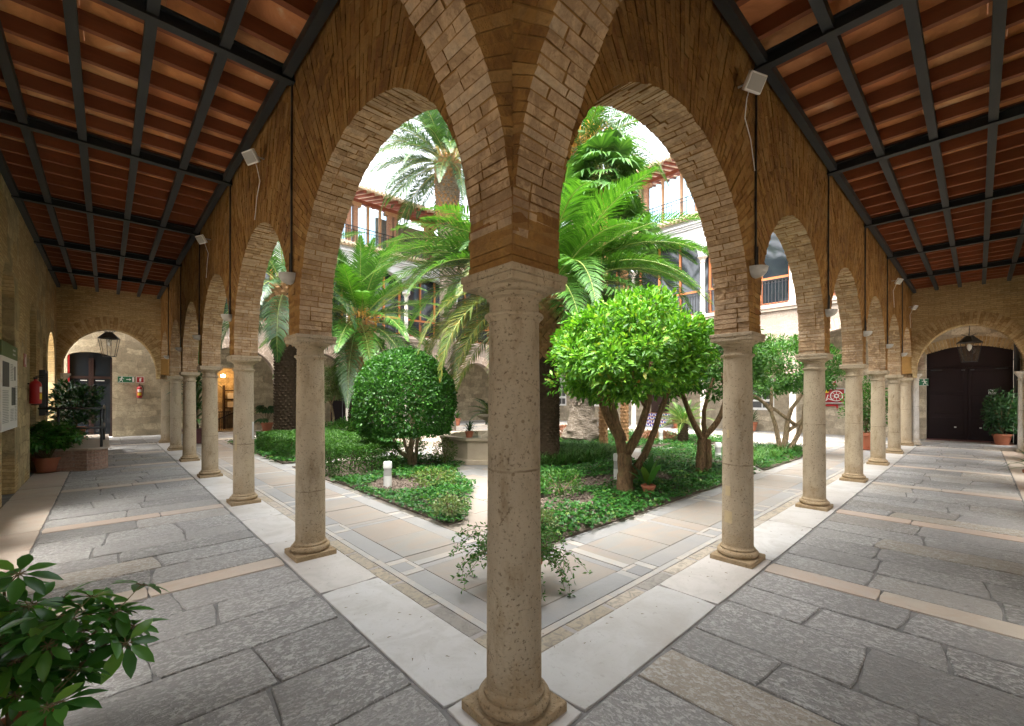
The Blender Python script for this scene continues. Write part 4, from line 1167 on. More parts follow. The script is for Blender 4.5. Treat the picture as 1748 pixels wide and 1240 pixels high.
# ---------------------------------------------------------------- plants
def norm(a): return a / np.maximum(np.linalg.norm(a, axis=1, keepdims=True), 1e-9)
def leaves(name, P, D, Nn, L, W, mats, parent=None, mi=None, fold=.18, curl=.12, fine=False):
    """one mesh of small folded leaves: base points P, directions D, face normals Nn, lengths L, widths W"""
    n = len(P); D = norm(D); S = norm(np.cross(D, Nn)); U = np.cross(S, D)
    L = np.broadcast_to(np.asarray(L, float), (n,))[:, None]; W = np.broadcast_to(np.asarray(W, float), (n,))[:, None]
    if not fine:
        l = P + D*L*.48 + S*W*.5 + U*W*fold; r = P + D*L*.48 - S*W*.5 + U*W*fold
        t = P + D*L - U*L*curl
        V = np.stack([P, r, t, l], 1).reshape(-1, 3); b = np.arange(n)[:, None]*4
        F = np.concatenate([b + np.array([[0,1,2]]), b + np.array([[0,2,3]])], 1).reshape(-1, 3)
        if mi is not None: mi = np.repeat(mi, 2)
    else:
        st = [(.0, .06), (.22, .72), (.5, 1.), (.78, .66), (1., .02)]
        vs = []
        for (f, w) in st:
            c = P + D*L*f - U*L*curl*f*f; vs += [c + S*W*.5*w + U*W*fold*w, c, c - S*W*.5*w + U*W*fold*w]
        V = np.stack(vs, 1).reshape(-1, 3); b = np.arange(n)[:, None]*15; fs = []
        for k in range(4):
            a = 3*k; fs += [b + np.array([[a, a+1, a+4, a+3]]), b + np.array([[a+1, a+2, a+5, a+4]])]
        F = np.concatenate(fs, 1).reshape(-1, 4)
        if mi is not None: mi = np.repeat(mi, 8)
    return npmesh(name, V, F, mats, parent, mi)
def rsphere(n, rs=nrng):
    v = rs.normal(size=(n, 3)); return norm(v)
def inpoly(pts, poly):
    x, y = pts[:, 0], pts[:, 1]; c = np.zeros(len(pts), bool); k = len(poly)
    for i in range(k):
        x0, y0 = poly[i]; x1, y1 = poly[(i+1) % k]
        m = ((y0 > y) != (y1 > y)) & (x < (x1-x0)*(y-y0)/((y1-y0) if y1 != y0 else 1e-9) + x0); c ^= m
    return c
def poly_pts(poly, n, rs=nrng):
    a = np.array(poly); lo, hi = a.min(0), a.max(0); out = np.zeros((0, 2))
    while len(out) < n:
        p = rs.uniform(lo, hi, size=(n*2, 2)); out = np.concatenate([out, p[inpoly(p, poly)]])
    return out[:n]
def vnoise(p, s, seed=0):
    q = p*s + seed*7.3
    return (np.sin(q[:,0]*1.7 + 1.3*np.sin(q[:,1]*1.1)) + np.sin(q[:,1]*2.1 + .7*np.sin(q[:,0]*1.9 + 1.)) + np.sin((q[:,0]+q[:,1])*3.1)*.5)/2.5

# --- beds: soil and ground cover
def bed(poly, n_soil=None):
    b = MB(); b.prism(poly, -.05, .022); return struct('garden_bed', b, M['soil'])
def ivy(poly, dens, hmax, name, size=.055, mat='ivy_leaf', hole=None, bare=None):
    c0_ = np.array(poly).mean(0); poly = [tuple(c0_ + (np.array(q) - c0_)*(1 + .15/np.linalg.norm(np.array(q) - c0_))) for q in poly]
    a = np.array(poly); area = .5*abs(np.dot(a[:,0], np.roll(a[:,1],1)) - np.dot(a[:,1], np.roll(a[:,0],1)))
    n = int(area*dens); p = poly_pts(poly, n)
    keep = np.ones(len(p), bool)
    for (cx, cy, rx, ry) in (bare or []):
        keep &= ((p[:,0]-cx)/rx)**2 + ((p[:,1]-cy)/ry)**2 + .35*vnoise(p, 4) > 1
    keep &= (vnoise(p, 1.3, 5) + .5*vnoise(p, 5, 2) > -.95) | (nrng.uniform(0, 1, len(p)) < .35)
    p = p[keep]; n = len(p)
    h = hmax*(.55 + .55*vnoise(p, 1.6) + .35*vnoise(p, 6, 3)); h = np.clip(h, .05, None)*nrng.uniform(.35, 1, n) + .05
    p = p + nrng.normal(0, .03, p.shape)
    P = np.column_stack([p, h]); az = nrng.uniform(0, 2*PI, n)
    D = np.column_stack([np.cos(az), np.sin(az), nrng.uniform(-.35, .35, n)])
    Nn = np.column_stack([nrng.normal(0, .4, n), nrng.normal(0, .4, n), np.ones(n)])
    s = size*nrng.uniform(.6, 1.3, n)
    o = leaves(name, P, D, Nn, s, s*.95, M[mat]); o['kind'] = 'stuff'; return o
L1 = [(1.68, 3.05), (1.95, 3.1), (3.25, 4.75), (3.95, 6.2), (3.3, 6.8), (1.72, 6.95)]
L2 = [(3.35, 7.0), (4.1, 6.5), (4.75, 7.1), (4.7, 8.6), (3.4, 9.4)]
L3 = [(1.66, 6.97), (3.3, 6.85), (3.3, 9.6), (1.66, 9.6)]
L4 = [(1.66, 10.3), (4.2, 10.3), (7.2, 13.2), (7.2, 16.8), (1.66, 16.8)]
R1 = [(2.05, 1.66), (8.9, 1.63), (9.0, 2.9), (7.6, 4.25), (5.55, 5.0), (3.6, 3.9), (2.0, 2.0)]
R2 = [(5.6, 5.4), (7.7, 4.85), (9.3, 5.9), (9.0, 7.4), (7.7, 6.9)]
R3 = [(8.45, 3.95), (10.3, 2.55), (12.6, 3.2), (12.4, 5.0), (10.6, 5.3)]
R4 = [(9.45, 1.63), (14.4, 1.63), (14.4, 3.4), (12.9, 2.9), (10.3, 2.2)]
R5 = [(10.2, 6.3), (12.8, 5.6), (15.6, 4.2), (16.4, 5.2), (16.4, 9.5), (11.4, 10.5), (10.1, 8.2)]
for p in (L1, L2, L3, L4, R1, R2, R3, R4, R5): bed(p)
ivy(L1, 1150, .16, 'ivy_ground_cover', bare=[(2.35, 5.7, .5, .75)])
ivy(L2, 800, .16, 'ivy_ground_cover')
ivy(R1, 1250, .17, 'ivy_ground_cover', bare=[(3.6, 2.75, .75, .5), (5.3, 3.35, 1.0, .42), (6.3, 2.75, .7, .45), (4.3, 3.3, .4, .3)])
ivy(R3, 800, .16, 'ivy_ground_cover'); ivy(R4, 800, .16, 'ivy_ground_cover'); ivy(R5, 450, .16, 'ivy_ground_cover', size=.07); ivy(L4, 350, .2, 'ivy_ground_cover', size=.08)
def tufts(poly, ntuft, nb, h, name, mat='grass_leaf'):
    c = poly_pts(poly, ntuft); n = ntuft*nb
    cc = np.repeat(c, nb, 0) + nrng.normal(0, .03, (n, 2)); az = nrng.uniform(0, 2*PI, n); el = nrng.uniform(.5, 1.35, n)
    L = h*nrng.uniform(.6, 1.2, n)
    d = np.column_stack([np.cos(az)*np.cos(el), np.sin(az)*np.cos(el), np.sin(el)]); d2 = d.copy(); d2[:,2] -= 1.25; d2 = norm(d2)
    s = np.column_stack([-np.sin(az), np.cos(az), np.zeros(n)])*.008
    p0 = np.column_stack([cc, np.full(n, .05)]); p1 = p0 + d*L[:,None]*.6; p2 = p1 + norm(d + d2*.8)*L[:,None]*.5
    V = np.stack([p0 - s, p0 + s, p1 + s, p1 - s, p2], 1).reshape(-1, 3); b = np.arange(n)[:,None]*5
    F = np.concatenate([b + np.array([[0,1,2]]), b + np.array([[0,2,3]]), b + np.array([[3,2,4]])], 1).reshape(-1, 3)
    o = npmesh(name, V, F, M[mat]); o['kind'] = 'stuff'; return o
tufts(R2, 260, 24, .42, 'grass_clumps'); tufts([(9.5, 1.9), (13.9, 1.9), (13.9, 3.1), (10.6, 2.3)], 60, 16, .35, 'grass_clumps')
tufts([(8.2, 4.7), (9.3, 5.3), (9.3, 6.), (8.2, 5.6)], 60, 20, .3, 'grass_clumps')

def shrub(name, label, loc, r, h, n, mat, cat='shrub', group=None, size=.07, stems=6, z0=.03, seed=1, wmul=.55, upward=.3):
    rs = np.random.RandomState(seed); t = thing(name, label, cat, loc, 0, group)
    u = rsphere(n, rs); rad = rs.uniform(.25, 1, n)**.5; lob = 1 + .22*np.sin(u[:,0]*5 + seed) * np.cos(u[:,1]*4 + seed*2)
    P = u*rad[:,None]*np.array([r, r, h/2])*lob[:,None] + np.array([0, 0, h/2 + z0])
    P[:,2] = np.maximum(P[:,2], z0)
    D = u + rs.normal(0, .6, (n, 3)); D[:,2] += upward
    leaves('foliage', P, D, rsphere(n, rs) + np.array([0,0,1.]), size*rs.uniform(.6, 1.3, n), size*wmul, M[mat], t)
    b = MB(); g = random.Random(seed)
    for k in range(stems):
        a = g.uniform(0, 2*PI); q = g.uniform(.3, .8)
        b.tube([(0, 0, z0), (r*q*.4*math.cos(a), r*q*.4*math.sin(a), h*.35 + z0), (r*q*math.cos(a), r*q*math.sin(a), h*.8 + z0)], [.012, .009, .004], 5)
    b.build('stems', M['twig'], t); return t
# low plants inside the beds
bp = [('airy bright green bush on bare soil in the right bed', (3.95, 3.05), .42, .42, 'hedge_leaf'), ('dark leafy plant right of the orange tree trunk', (6.35, 3.0), .4, .3, 'dark_plant_leaf'),
      ('feathery green bush beside the bollard in the left bed', (2.75, 5.1), .45, .32, 'olive_leaf'), ('silvery variegated bush at the tip of the left bed', (1.82, 3.22), .22, .3, 'pale_plant_leaf'),
      ('thin yellowish bush beside the fountain corner', (4.45, 7.2), .3, .65, 'olive_leaf'), ('round green bush behind the dome tree trunk', (4.4, 8.6), .4, .65, 'hedge_leaf'),
      ('yellow tinged bush at the left end of the right bed', (2.25, 1.95), .25, .25, 'pale_plant_leaf'), ('pinkish flowering bush beyond the right walk', (12.0, 9.6), .7, .5, 'red_flower'),
      ('pinkish flowering bush beside the far bollard', (13.6, 6.6), .7, .35, 'red_flower'), ('dark rosette plant beside the slim orange tree', (12.2, 2.7), .5, .3, 'dark_plant_leaf'), ('leafy bush at the foot of the short palm', (4.9, 14.2), 1.0, .8, 'hedge_leaf')]
for i, (lab, p, r, h, mt) in enumerate(bp):
    shrub('bush', lab, (p[0], p[1], .03), r, h, int(900*max(.5, r*h*5)), mt, 'bush', size=.05 if r < .6 else .08, seed=20 + i)

# --- clipped hedges
def hedge(label, x0, x1, y0, y1, h, seed, dens=2300):
    rs = np.random.RandomState(seed); t = thing('clipped_hedge', label, 'hedge', ((x0+x1)/2, (y0+y1)/2, 0), 0, 'clipped hedges of the left beds')
    dx, dy = (x1-x0)/2, (y1-y0)/2; Ps, Ns = [], []
    for (area, f) in ((4*dx*dy, 'top'), (2*dx*h, 'y'), (2*dx*h, '-y'), (2*dy*h, 'x'), (2*dy*h, '-x')):
        n = int(area*dens); a = rs.uniform(-1, 1, n); c = rs.uniform(-1, 1, n); dpt = -abs(rs.normal(0, .05, n)) + .02*np.sin(a*9)*np.cos(c*7)
        z = np.zeros(n)
        if f == 'top': P = np.column_stack([a*dx, c*dy, h + dpt]); nn = (0,0,1)
        else:
            zz = h*(c+1)/2; thin = rs.uniform(0, 1, n) < np.clip(zz/h*1.8 + .35, 0, 1)
            if f in ('y', '-y'): s = 1 if f == 'y' else -1; P = np.column_stack([a*dx, s*(dy + dpt), zz]); nn = (0, s, 0)
            else: s = 1 if f == 'x' else -1; P = np.column_stack([s*(dx + dpt), a*dy, zz]); nn = (s, 0, 0)
            P = P[thin]
        Ps.append(P); Ns.append(np.broadcast_to(np.array(nn, float), (len(P), 3)))
    P = np.concatenate(Ps); Nn = np.concatenate(Ns); n = len(P)
    D = Nn*.7 + rsphere(n, rs)*.8; D[:,2] += .25
    leaves('foliage', P, D, Nn + rsphere(n, rs)*.7, .042*rs.uniform(.6, 1.3, n), .026, M['hedge_leaf'], t)
    b = MB(); g = random.Random(seed)
    for k in range(int(dx*dy*26)):
        x, y = g.uniform(-dx+.05, dx-.05), g.uniform(-dy+.05, dy-.05)
        b.tube([(x, y, 0), (x + g.uniform(-.08,.08), y + g.uniform(-.08,.08), h*.5), (x + g.uniform(-.15,.15), y + g.uniform(-.15,.15), h*.95)], [.014, .01, .005], 5)
    b.build('stems', M['fibre_dark'], t); return t
hedge('clipped box hedge with bare stems below, between the second left column and the domed tree', 1.78, 3.15, 7.05, 9.45, .66, 51)
hedge('long clipped box hedge farther along the left beds, beyond the first hedge', 1.78, 3.9, 10.5, 13.6, .62, 52)

# --- trees with a crown of leaf clumps
def limb(b, pts, r0, r1, seg=9, g=random, wob=.03):
    V = [Vector(p) for p in pts]; out = []
    n = 10
    for i in range(n + 1):
        f = i/n*(len(V)-1); k = min(int(f), len(V)-2); t = f - k
        p0 = V[max(k-1, 0)]; p1 = V[k]; p2 = V[k+1]; p3 = V[min(k+2, len(V)-1)]
        q = .5*((2*p1) + (p2-p0)*t + (2*p0-5*p1+4*p2-p3)*t*t + (3*p1-p0-3*p2+p3)*t*t*t)
        if 0 < i < n: q += Vector((g.uniform(-wob,wob), g.uniform(-wob,wob), g.uniform(-wob,wob)))*r0*4
        out.append(q)
    b.tube(out, [r0 + (r1-r0)*i/n for i in range(n+1)], seg)
def crown_clumps(name, t, center, rad, nclump, per, size, mat, seed, cl=.3, flat_bottom=None, mats=None, w=.42, shell=.55):
    rs = np.random.RandomState(seed); rad = np.array(rad)
    u = rsphere(nclump, rs); q = rs.uniform(shell, 1.0, nclump)**.8
    if flat_bottom is not None: u[:,2] = np.where(u[:,2] < flat_bottom, flat_bottom + rs.uniform(-.08, .1, nclump), u[:,2])
    lob = 1 + .13*np.sin(u[:,0]*4.2 + seed) + .1*np.cos(u[:,1]*5.1 + seed*1.7) + rs.uniform(-.06, .1, nclump)
    c = np.array(center) + u*rad*(q*lob)[:,None]
    n = nclump*per; cc = np.repeat(c, per, 0); uu = np.repeat(u, per, 0)
    d = rsphere(n, rs) + uu*.8; d = norm(d); d[:,2] += .15
    rr = rs.uniform(.15, 1, n)**.6*cl*np.repeat(rs.uniform(.6, 1.25, nclump), per)
    P = cc + d*rr[:,None]*np.array([1, 1, .75])
    D = d + rs.normal(0, .45, (n, 3)); Nn = uu + np.array([0, 0, .9]) + rs.normal(0, .45, (n, 3))
    s = size*rs.uniform(.65, 1.25, n)
    return leaves(name, P, D, Nn, s, s*w, M[mat], t)
g = random.Random(31)
# the big orange tree
ot = thing('orange_tree', 'bright green round crowned orange tree with forked trunk right of the corner column', 'tree', (4.87, 2.37, 0))
b = MB()
limb(b, [(0,0,-.02), (-.03,.02,.35), (-.02,.03,.72)], .15, .115, 12, g)
limb(b, [(-.02,.03,.66), (-.10,.12,1.05), (-.25,.28,1.5), (-.36,.4,2.2)], .10, .045, 9, g)
limb(b, [(-.04,.06,.95), (-.1,.15,1.3), (-.12,.25,1.75), (.0,.2,2.4)], .085, .04, 9, g)
limb(b, [(0,.02,.70), (.16,-.14,1.1), (.3,-.22,1.6), (.3,-.3,2.3)], .09, .04, 9, g)
limb(b, [(.05,-.03,.33), (.25,-.22,.75), (.42,-.35,1.3), (.62,-.5,2.0)], .075, .035, 9, g)
limb(b, [(.3,-.22,1.5), (.1,-.1,1.9), (-.1,-.2,2.4)], .05, .03, 7, g)
b.build('trunk', M['bark'], ot, smooth=True)
crown_clumps('crown', ot, (.06, -.03, 2.40), (1.24, 1.24, .78), 210, 85, .112, 'orange_leaf', 71, cl=.30, flat_bottom=-.72)
b = MB()
for p in ((-.3, -.4, 1.95), (.1, .3, 1.9), (.5, -.6, 2.0)): b.lathe([(.005, -.035), (.028, -.02), (.036, 0), (.028, .022), (.005, .036)], 10, p)
b.build('fruit', M['orange_fruit'], ot, smooth=True)
# the second
o2 = thing('orange_tree', 'slim darker orange tree just left of the patched column in the right bed', 'tree', (7.59, 2.30, 0), 0, 'orange trees of the right beds')
b = MB()
limb(b, [(0,0,0), (.03,0,.5), (.06,-.02,.85)], .105, .085, 10, g)
limb(b, [(.15,-.1,0), (.14,-.12,.45), (.15,-.1,.8)], .075, .06, 9, g)
limb(b, [(.05,-.02,.8), (-.16,.14,1.3), (-.3,.3,1.9), (-.5,.45,2.1)], .07, .03, 8, g)
limb(b, [(.06,-.03,.82), (.3,-.26,1.2), (.42,-.35,1.7), (.38,-.3,2.2)], .075, .03, 8, g)
limb(b, [(.1,-.06,.85), (.08,-.05,1.4), (.2,-.2,2.1)], .06, .03, 8, g)
limb(b, [(-.2,.2,1.65), (-.45,.45,1.8), (-.75,.7,1.78)], .035, .02, 6, g)
b.build('trunk', M['bark'], o2, smooth=True)
crown_clumps('crown', o2, (.1, -.02, 2.42), (1.05, 1.05, .68), 150, 75, .10, 'dark_citrus_leaf', 72, cl=.30, flat_bottom=-.8)
# the third, between two columns
o3 = thing('orange_tree', 'multi stemmed citrus tree with crossing grey stems, seen between first and second right columns', 'tree', (13.13, 2.30, 0), 0, 'orange trees of the right beds')
b = MB()
limb(b, [(0,0,0), (-.1,.08,.7), (-.2,.2,1.3), (-.15,.2,2.0)], .075, .04, 8, g)
limb(b, [(.05,-.05,0), (.15,-.12,.8), (.25,-.2,1.3), (.55,-.5,1.9)], .09, .04, 8, g)
limb(b, [(.12,-.1,.65), (.5,-.5,1.1), (.5,-.5,1.7), (.7,-.7,2.0)], .06, .035, 8, g)
limb(b, [(.1,-.15,0), (.42,-.42,.8), (.5,-.5,1.5)], .07, .045, 8, g)
limb(b, [(.3,-.3,.85), (.0,.02,1.2), (-.4,.45,1.6), (-.8,.8,1.75)], .06, .03, 8, g)
limb(b, [(-.2,.2,1.25), (-.5,.5,1.7), (-.9,.9,1.78)], .05, .025, 7, g)
b.build('trunk', M['pale_bark'], o3, smooth=True)
crown_clumps('crown', o3, (.05, -.1, 2.55), (1.25, 1.25, .85), 170, 62, .105, 'dark_citrus_leaf', 73, cl=.32, flat_bottom=-.8)
# small ball tree far left
pos = spot(567, 19.0)
o4 = thing('ball_tree', 'small pale green ball shaped tree on a thin stem right of the first left column', 'tree', pos)
b = MB(); limb(b, [(0,0,0), (.05,-.03,.7), (-.03,.05,1.4)], .06, .045, 8, g); limb(b, [(-.03,.05,1.35), (-.2,.2,1.8)], .04, .02, 6, g); limb(b, [(-.03,.05,1.35), (.15,-.1,1.9)], .04, .02, 6, g); b.build('trunk', M['pale_bark'], o4, smooth=True)
crown_clumps('crown', o4, (0, 0, 2.2), (.66, .66, .66), 80, 55, .10, 'pale_plant_leaf', 74, cl=.22)
# the domed tree
dt = thing('domed_tree', 'tightly clipped dome shaped dark green tree on several thin stems', 'tree', (3.66, 7.49, 0))
rs = np.random.RandomState(81); n = 22000
def dome_r(z):      # radius at height fraction 0..1
    return np.where(z < .32, .88 + .12*np.sin(np.clip(z/.32, 0, 1)*PI/2), np.sqrt(np.clip(1 - ((z - .32)/.68)**2.1, 0, 1)))
zf = rs.uniform(0, 1, n)**.9; az = rs.uniform(0, 2*PI, n); dep = -abs(rs.normal(0, .06, n)) + .03*np.sin(az*5 + zf*9) + .02*np.sin(az*11 - zf*17)
RD, HD = 1.17, 1.96
rr = RD*dome_r(zf) + dep
P = np.column_stack([rr*np.cos(az) - .08, rr*np.sin(az) + .08, .86 + HD*zf]); Nn = np.column_stack([np.cos(az), np.sin(az), np.clip((zf - .3)*1.9, -.25, 3)])
nb = 3500; ab = rs.uniform(0, 2*PI, nb); rb = RD*np.sqrt(rs.uniform(0, 1, nb))*.9
P = np.concatenate([P, np.column_stack([rb*np.cos(ab) - .08, rb*np.sin(ab) + .08, .86 + rs.uniform(-.03, .10, nb)])]); Nn = np.concatenate([Nn, np.column_stack([np.cos(ab)*.3, np.sin(ab)*.3, -np.ones(nb)])])
ns = 700; k = rs.randint(0, 22000, ns); sh = rs.uniform(.02, .11, ns)[:,None]
P = np.concatenate([P, P[k] + norm(Nn[k])*sh + np.array([0, 0, .3])*sh]); Nn = np.concatenate([Nn, Nn[k]])
n = len(P); Nn = norm(Nn)
D = Nn*.55 + rsphere(n, rs)*.8; D[:,2] += np.where(P[:,2] < 1.2, -.15, .25)
s = .072*rs.uniform(.6, 1.3, n)
leaves('crown', P, D, Nn + rsphere(n, rs)*.6, s, s*.62, M['dome_leaf'], dt)
b = MB()
for pts, r0 in (([(0,0,0), (.02,0,.4), (.05,-.02,.9), (.1,0,1.7)], .085), ([(.06,-.06,0), (.12,-.1,.5), (.15,-.13,1.0)], .05), ([(-.02,.02,.25), (-.24,.2,.48), (-.3,.26,.85), (-.3,.3,1.4)], .05), ([(-.02,.0,.3), (-.1,.08,.6), (-.15,.12,1.2)], .04)): limb(b, pts, r0, r0*.6, 8, g)
b.build('trunk', M['pale_bark'], dt, smooth=True)

# --- palms
def frond_geo(acc, base, az, el, L, droop, lw, ll, rs, nst=46, vlift=.35, twist=0, leafdroop=.35, stem_r=.022, bare=.14):
    """appends the leaflets (quads as two segments) and the rib of one feather frond"""
    m = 14; p = np.array(base, float); pts = [p.copy()]; dirs = []
    for i in range(m):
        f = (i + .5)/m; e = el - droop*f**1.25; a = az + twist*f
        d = np.array([math.cos(a)*math.cos(e), math.sin(a)*math.cos(e), math.sin(e)]); dirs.append(d); p = p + d*L/m; pts.append(p.copy())
    dirs.append(dirs[-1]); pts = np.array(pts); dirs = np.array(dirs)
    acc['rib'].append((pts, [stem_r*(1 - .85*i/m) for i in range(m+1)]))
    f = np.linspace(bare, .995, nst); f = np.repeat(f, 2); side = np.tile([1., -1.], nst)
    x = f*m; k = np.minimum(x.astype(int), m-1); t = (x - k)[:,None]
    P = pts[k]*(1-t) + pts[k+1]*t; Dr = norm(dirs[k]*(1-t) + dirs[np.minimum(k+1, m)]*t)
    S = norm(np.cross(Dr, np.array([0,0,1.]) + 1e-6)); U = norm(np.cross(S, Dr))
    prof = np.clip(np.sin(np.clip((f - bare)/(1 - bare), 0, 1)**.62*PI*.93 + .12), .12, 1)*ll*rs.uniform(.9, 1.06, len(f))
    fw = .35 + .75*f[:,None]
    d = norm(S*side[:,None] + Dr*fw + U*(vlift + rs.normal(0, .09, (len(f), 1))) + rs.normal(0, .05, (len(f), 3)))
    d2 = norm(d - np.array([0,0,1.])*leafdroop*rs.uniform(.6, 1.4, (len(f), 1)))
    wv = norm(np.cross(d, U))*(lw/2)
    p1 = P + d*prof[:,None]*.45; p2 = p1 + d2*prof[:,None]*.55
    acc['V'].append(np.stack([P - wv*.5, P + wv*.5, p1 + wv, p1 - wv, p2], 1).reshape(-1, 3))
def palm_crown(t, fronds, mats, seed, lw=.035, ll=.5, nst=46, name='crown'):
    """fronds: list of (base, az, el, L, droop, material index[, leafdroop])"""
    rs = np.random.RandomState(seed); by = {}
    for fr in fronds:
        acc = by.setdefault(fr[5], {'V': [], 'rib': []})
        frond_geo(acc, fr[0], fr[1], fr[2], fr[3], fr[4], lw, ll*min(1.2, fr[3]/2.6), rs, nst, leafdroop=fr[6] if len(fr) > 6 else .35, twist=rs.uniform(-.25, .25))
    Vs, Fs, mi, off = [], [], [], 0
    b = MB()
    for k, acc in by.items():
        V = np.concatenate(acc['V']); n = len(V)//5; bb = np.arange(n)[:,None]*5 + off
        Fs.append(np.concatenate([bb + np.array([[0,1,2]]), bb + np.array([[0,2,3]]), bb + np.array([[3,2,4]])], 1).reshape(-1, 3)); mi.append(np.full(n*3, k)); Vs.append(V); off += len(V)
        for (pts, rr) in acc['rib']: b.tube([tuple(q) for q in pts], rr, 5)
    o = npmesh(name, np.concatenate(Vs), np.concatenate(Fs), [M[x] for x in mats], t, np.concatenate(mi))
    b.build('ribs', M['frond_stem'], o); return o
def boss_trunk(b, z0, z1, r0, r1, n, rows, g, mi=0, out=.05, h=.16):
    """spiral of cut leaf bases"""
    for i in range(rows):
        z = z0 + (z1-z0)*i/rows; r = r0 + (r1-r0)*i/rows
        for k in range(n):
            a = 2*PI*(k + .5*(i % 2))/n + g.uniform(-.05, .05); w = PI/n*1.02; e = out*g.uniform(.7, 1.3); zz = z + g.uniform(-.01, .01)
            def q(aa, rr, z_): return (rr*math.cos(aa), rr*math.sin(aa), z_)
            pl, pr, pb, pt = q(a - w, r, zz + h*.45), q(a + w, r, zz + h*.45), q(a, r, zz - h*.1), q(a, r + e*.55, zz + h)
            tip = q(a, r + e, zz + h*.62)
            nn = len(b.v); b.v += [pl, pr, pb, pt, tip, q(a - w*.55, r + e*.75, zz + h*.75), q(a + w*.55, r + e*.75, zz + h*.75)]
            for f in ((0,2,4,5), (2,1,6,4), (5,4,6,3), (0,5,3), (1,3,6)): b.f.append(tuple(nn + j for j in f)); b.m.append(mi)
def canary_fronds(g, z, n, L, mats=(0,), lo=-.35, hi=1.45, droop=(.8, 1.5), r0=.16, zspread=.35):
    out = []
    for i in range(n):
        f = (i + .5)/n; el = hi - (hi - lo)*f**1.1; az = i*2.39996 + g.uniform(-.15, .15)
        out.append(((r0*math.cos(az), r0*math.sin(az), z + zspread*(1-f) + g.uniform(-.05, .05)), az, el + g.uniform(-.08, .08), L*g.uniform(.85, 1.08)*(1 if f > .15 else .8), g.uniform(*droop)*(1 - .35*(f < .2)), g.choice(mats), .25 + .4*f))
    return out
# palm close behind the corner column, arching low to both sides
g = random.Random(41)
pA = thing('date_palm', 'large date palm behind the corner column, arching fronds turning yellow at the left', 'palm tree', spot(931, 11.0))
b = MB(); b.lathe([(.34, -.02), (.36, .3), (.33, 1.0), (.33, 2.0), (.34, 3.2), (.40, 3.9), (.30, 4.4)], 20, mi=0); 
boss_trunk(b, .15, 2.9, .335, .335, 17, 40, g, 0, .035, .10); boss_trunk(b, 2.6, 4.2, .36, .40, 11, 13, g, 1, .09, .22)
b.build('trunk', [M['fibre_dark'], M['leaf_base_brown']], pA)
fr = canary_fronds(g, 4.0, 80, 4.1, (0, 0, 1), lo=-.2, hi=1.12, droop=(1.1, 1.9))
fr2 = []
for f in fr:
    a = (f[1]) % (2*PI); lft = math.cos(a - (YAW + PI/2))     # the side that turns yellow
    mi = f[5]
    if lft > .3 and f[2] < .6: mi = 2
    if lft < -.2: mi = 1
    fr2.append((*f[:5], mi, f[6]))
for sd in (1, -1):
    for k in range(9):
        az = YAW + sd*(PI/2 + g.uniform(-.45, .45)); fr2.append(((.15*math.cos(az), .15*math.sin(az), 4.35), az, g.uniform(.5, 1.0), g.uniform(4.1, 4.8), g.uniform(1.2, 1.7), (0 if k % 3 else 1) if sd > 0 else 1, .5))
palm_crown(pA, fr2, ['palm_leaf', 'bright_palm_leaf', 'yellow_palm_leaf'], 91, lw=.034, ll=.66, nst=84)
# short palm on the left
g = random.Random(42)
pB = thing('date_palm', 'short stout date palm with a full fountain of fronds, behind the domed tree', 'palm tree', (5.72, 15.0, 0))
b = MB(); b.lathe([(.55, -.02), (.5, .4), (.36, 1.0), (.36, 3.2), (.5, 4.2), (.3, 4.9)], 20, mi=0); boss_trunk(b, .2, 2.2, .42, .37, 15, 22, g, 0, .04, .12); boss_trunk(b, 2.0, 4.6, .38, .5, 11, 17, g, 1, .1, .25)
b.build('trunk', [M['fibre_dark'], M['leaf_base_brown']], pB)
palm_crown(pB, canary_fronds(g, 4.6, 56, 3.9, (0, 1, 1), lo=-.7, hi=1.5, droop=(.6, 1.35)), ['palm_leaf', 'bright_palm_leaf'], 92, lw=.038, ll=.62, nst=72)
b = MB()
for k in range(60):
    a = g.uniform(0, 2*PI); r = g.uniform(.2, .75); b.tube([(.2*math.cos(a), .2*math.sin(a), 4.7), (r*math.cos(a), r*math.sin(a), 4.9 + g.uniform(-.1, .35)), (1.25*r*math.cos(a), 1.25*r*math.sin(a), 4.65 + g.uniform(-.3, .3))], [.012, .012, .02], 4)
b.build('flower_sprays', M['palm_flower'], pB)
# one more to its left, seen through the second left arch
g = random.Random(43)
pC = thing('date_palm', 'date palm with long hanging fronds seen between first and second left columns', 'palm tree', (2.9, 14.6, 0))
b = MB(); b.lathe([(.4, -.02), (.32, .8), (.32, 4.2), (.42, 5.2), (.28, 5.8)], 18, mi=0); boss_trunk(b, .3, 3.6, .34, .33, 14, 34, g, 0, .04, .11); boss_trunk(b, 3.4, 5.5, .35, .43, 11, 14, g, 1, .09, .24)
b.build('trunk', [M['fibre_dark'], M['leaf_base_brown']], pC)
palm_crown(pC, canary_fronds(g, 5.3, 30, 3.2, (0, 0, 1), lo=-.6, hi=1.4, droop=(1.2, 2.0)), ['palm_leaf', 'blue_palm_leaf'], 93, lw=.038, ll=.62, nst=66)
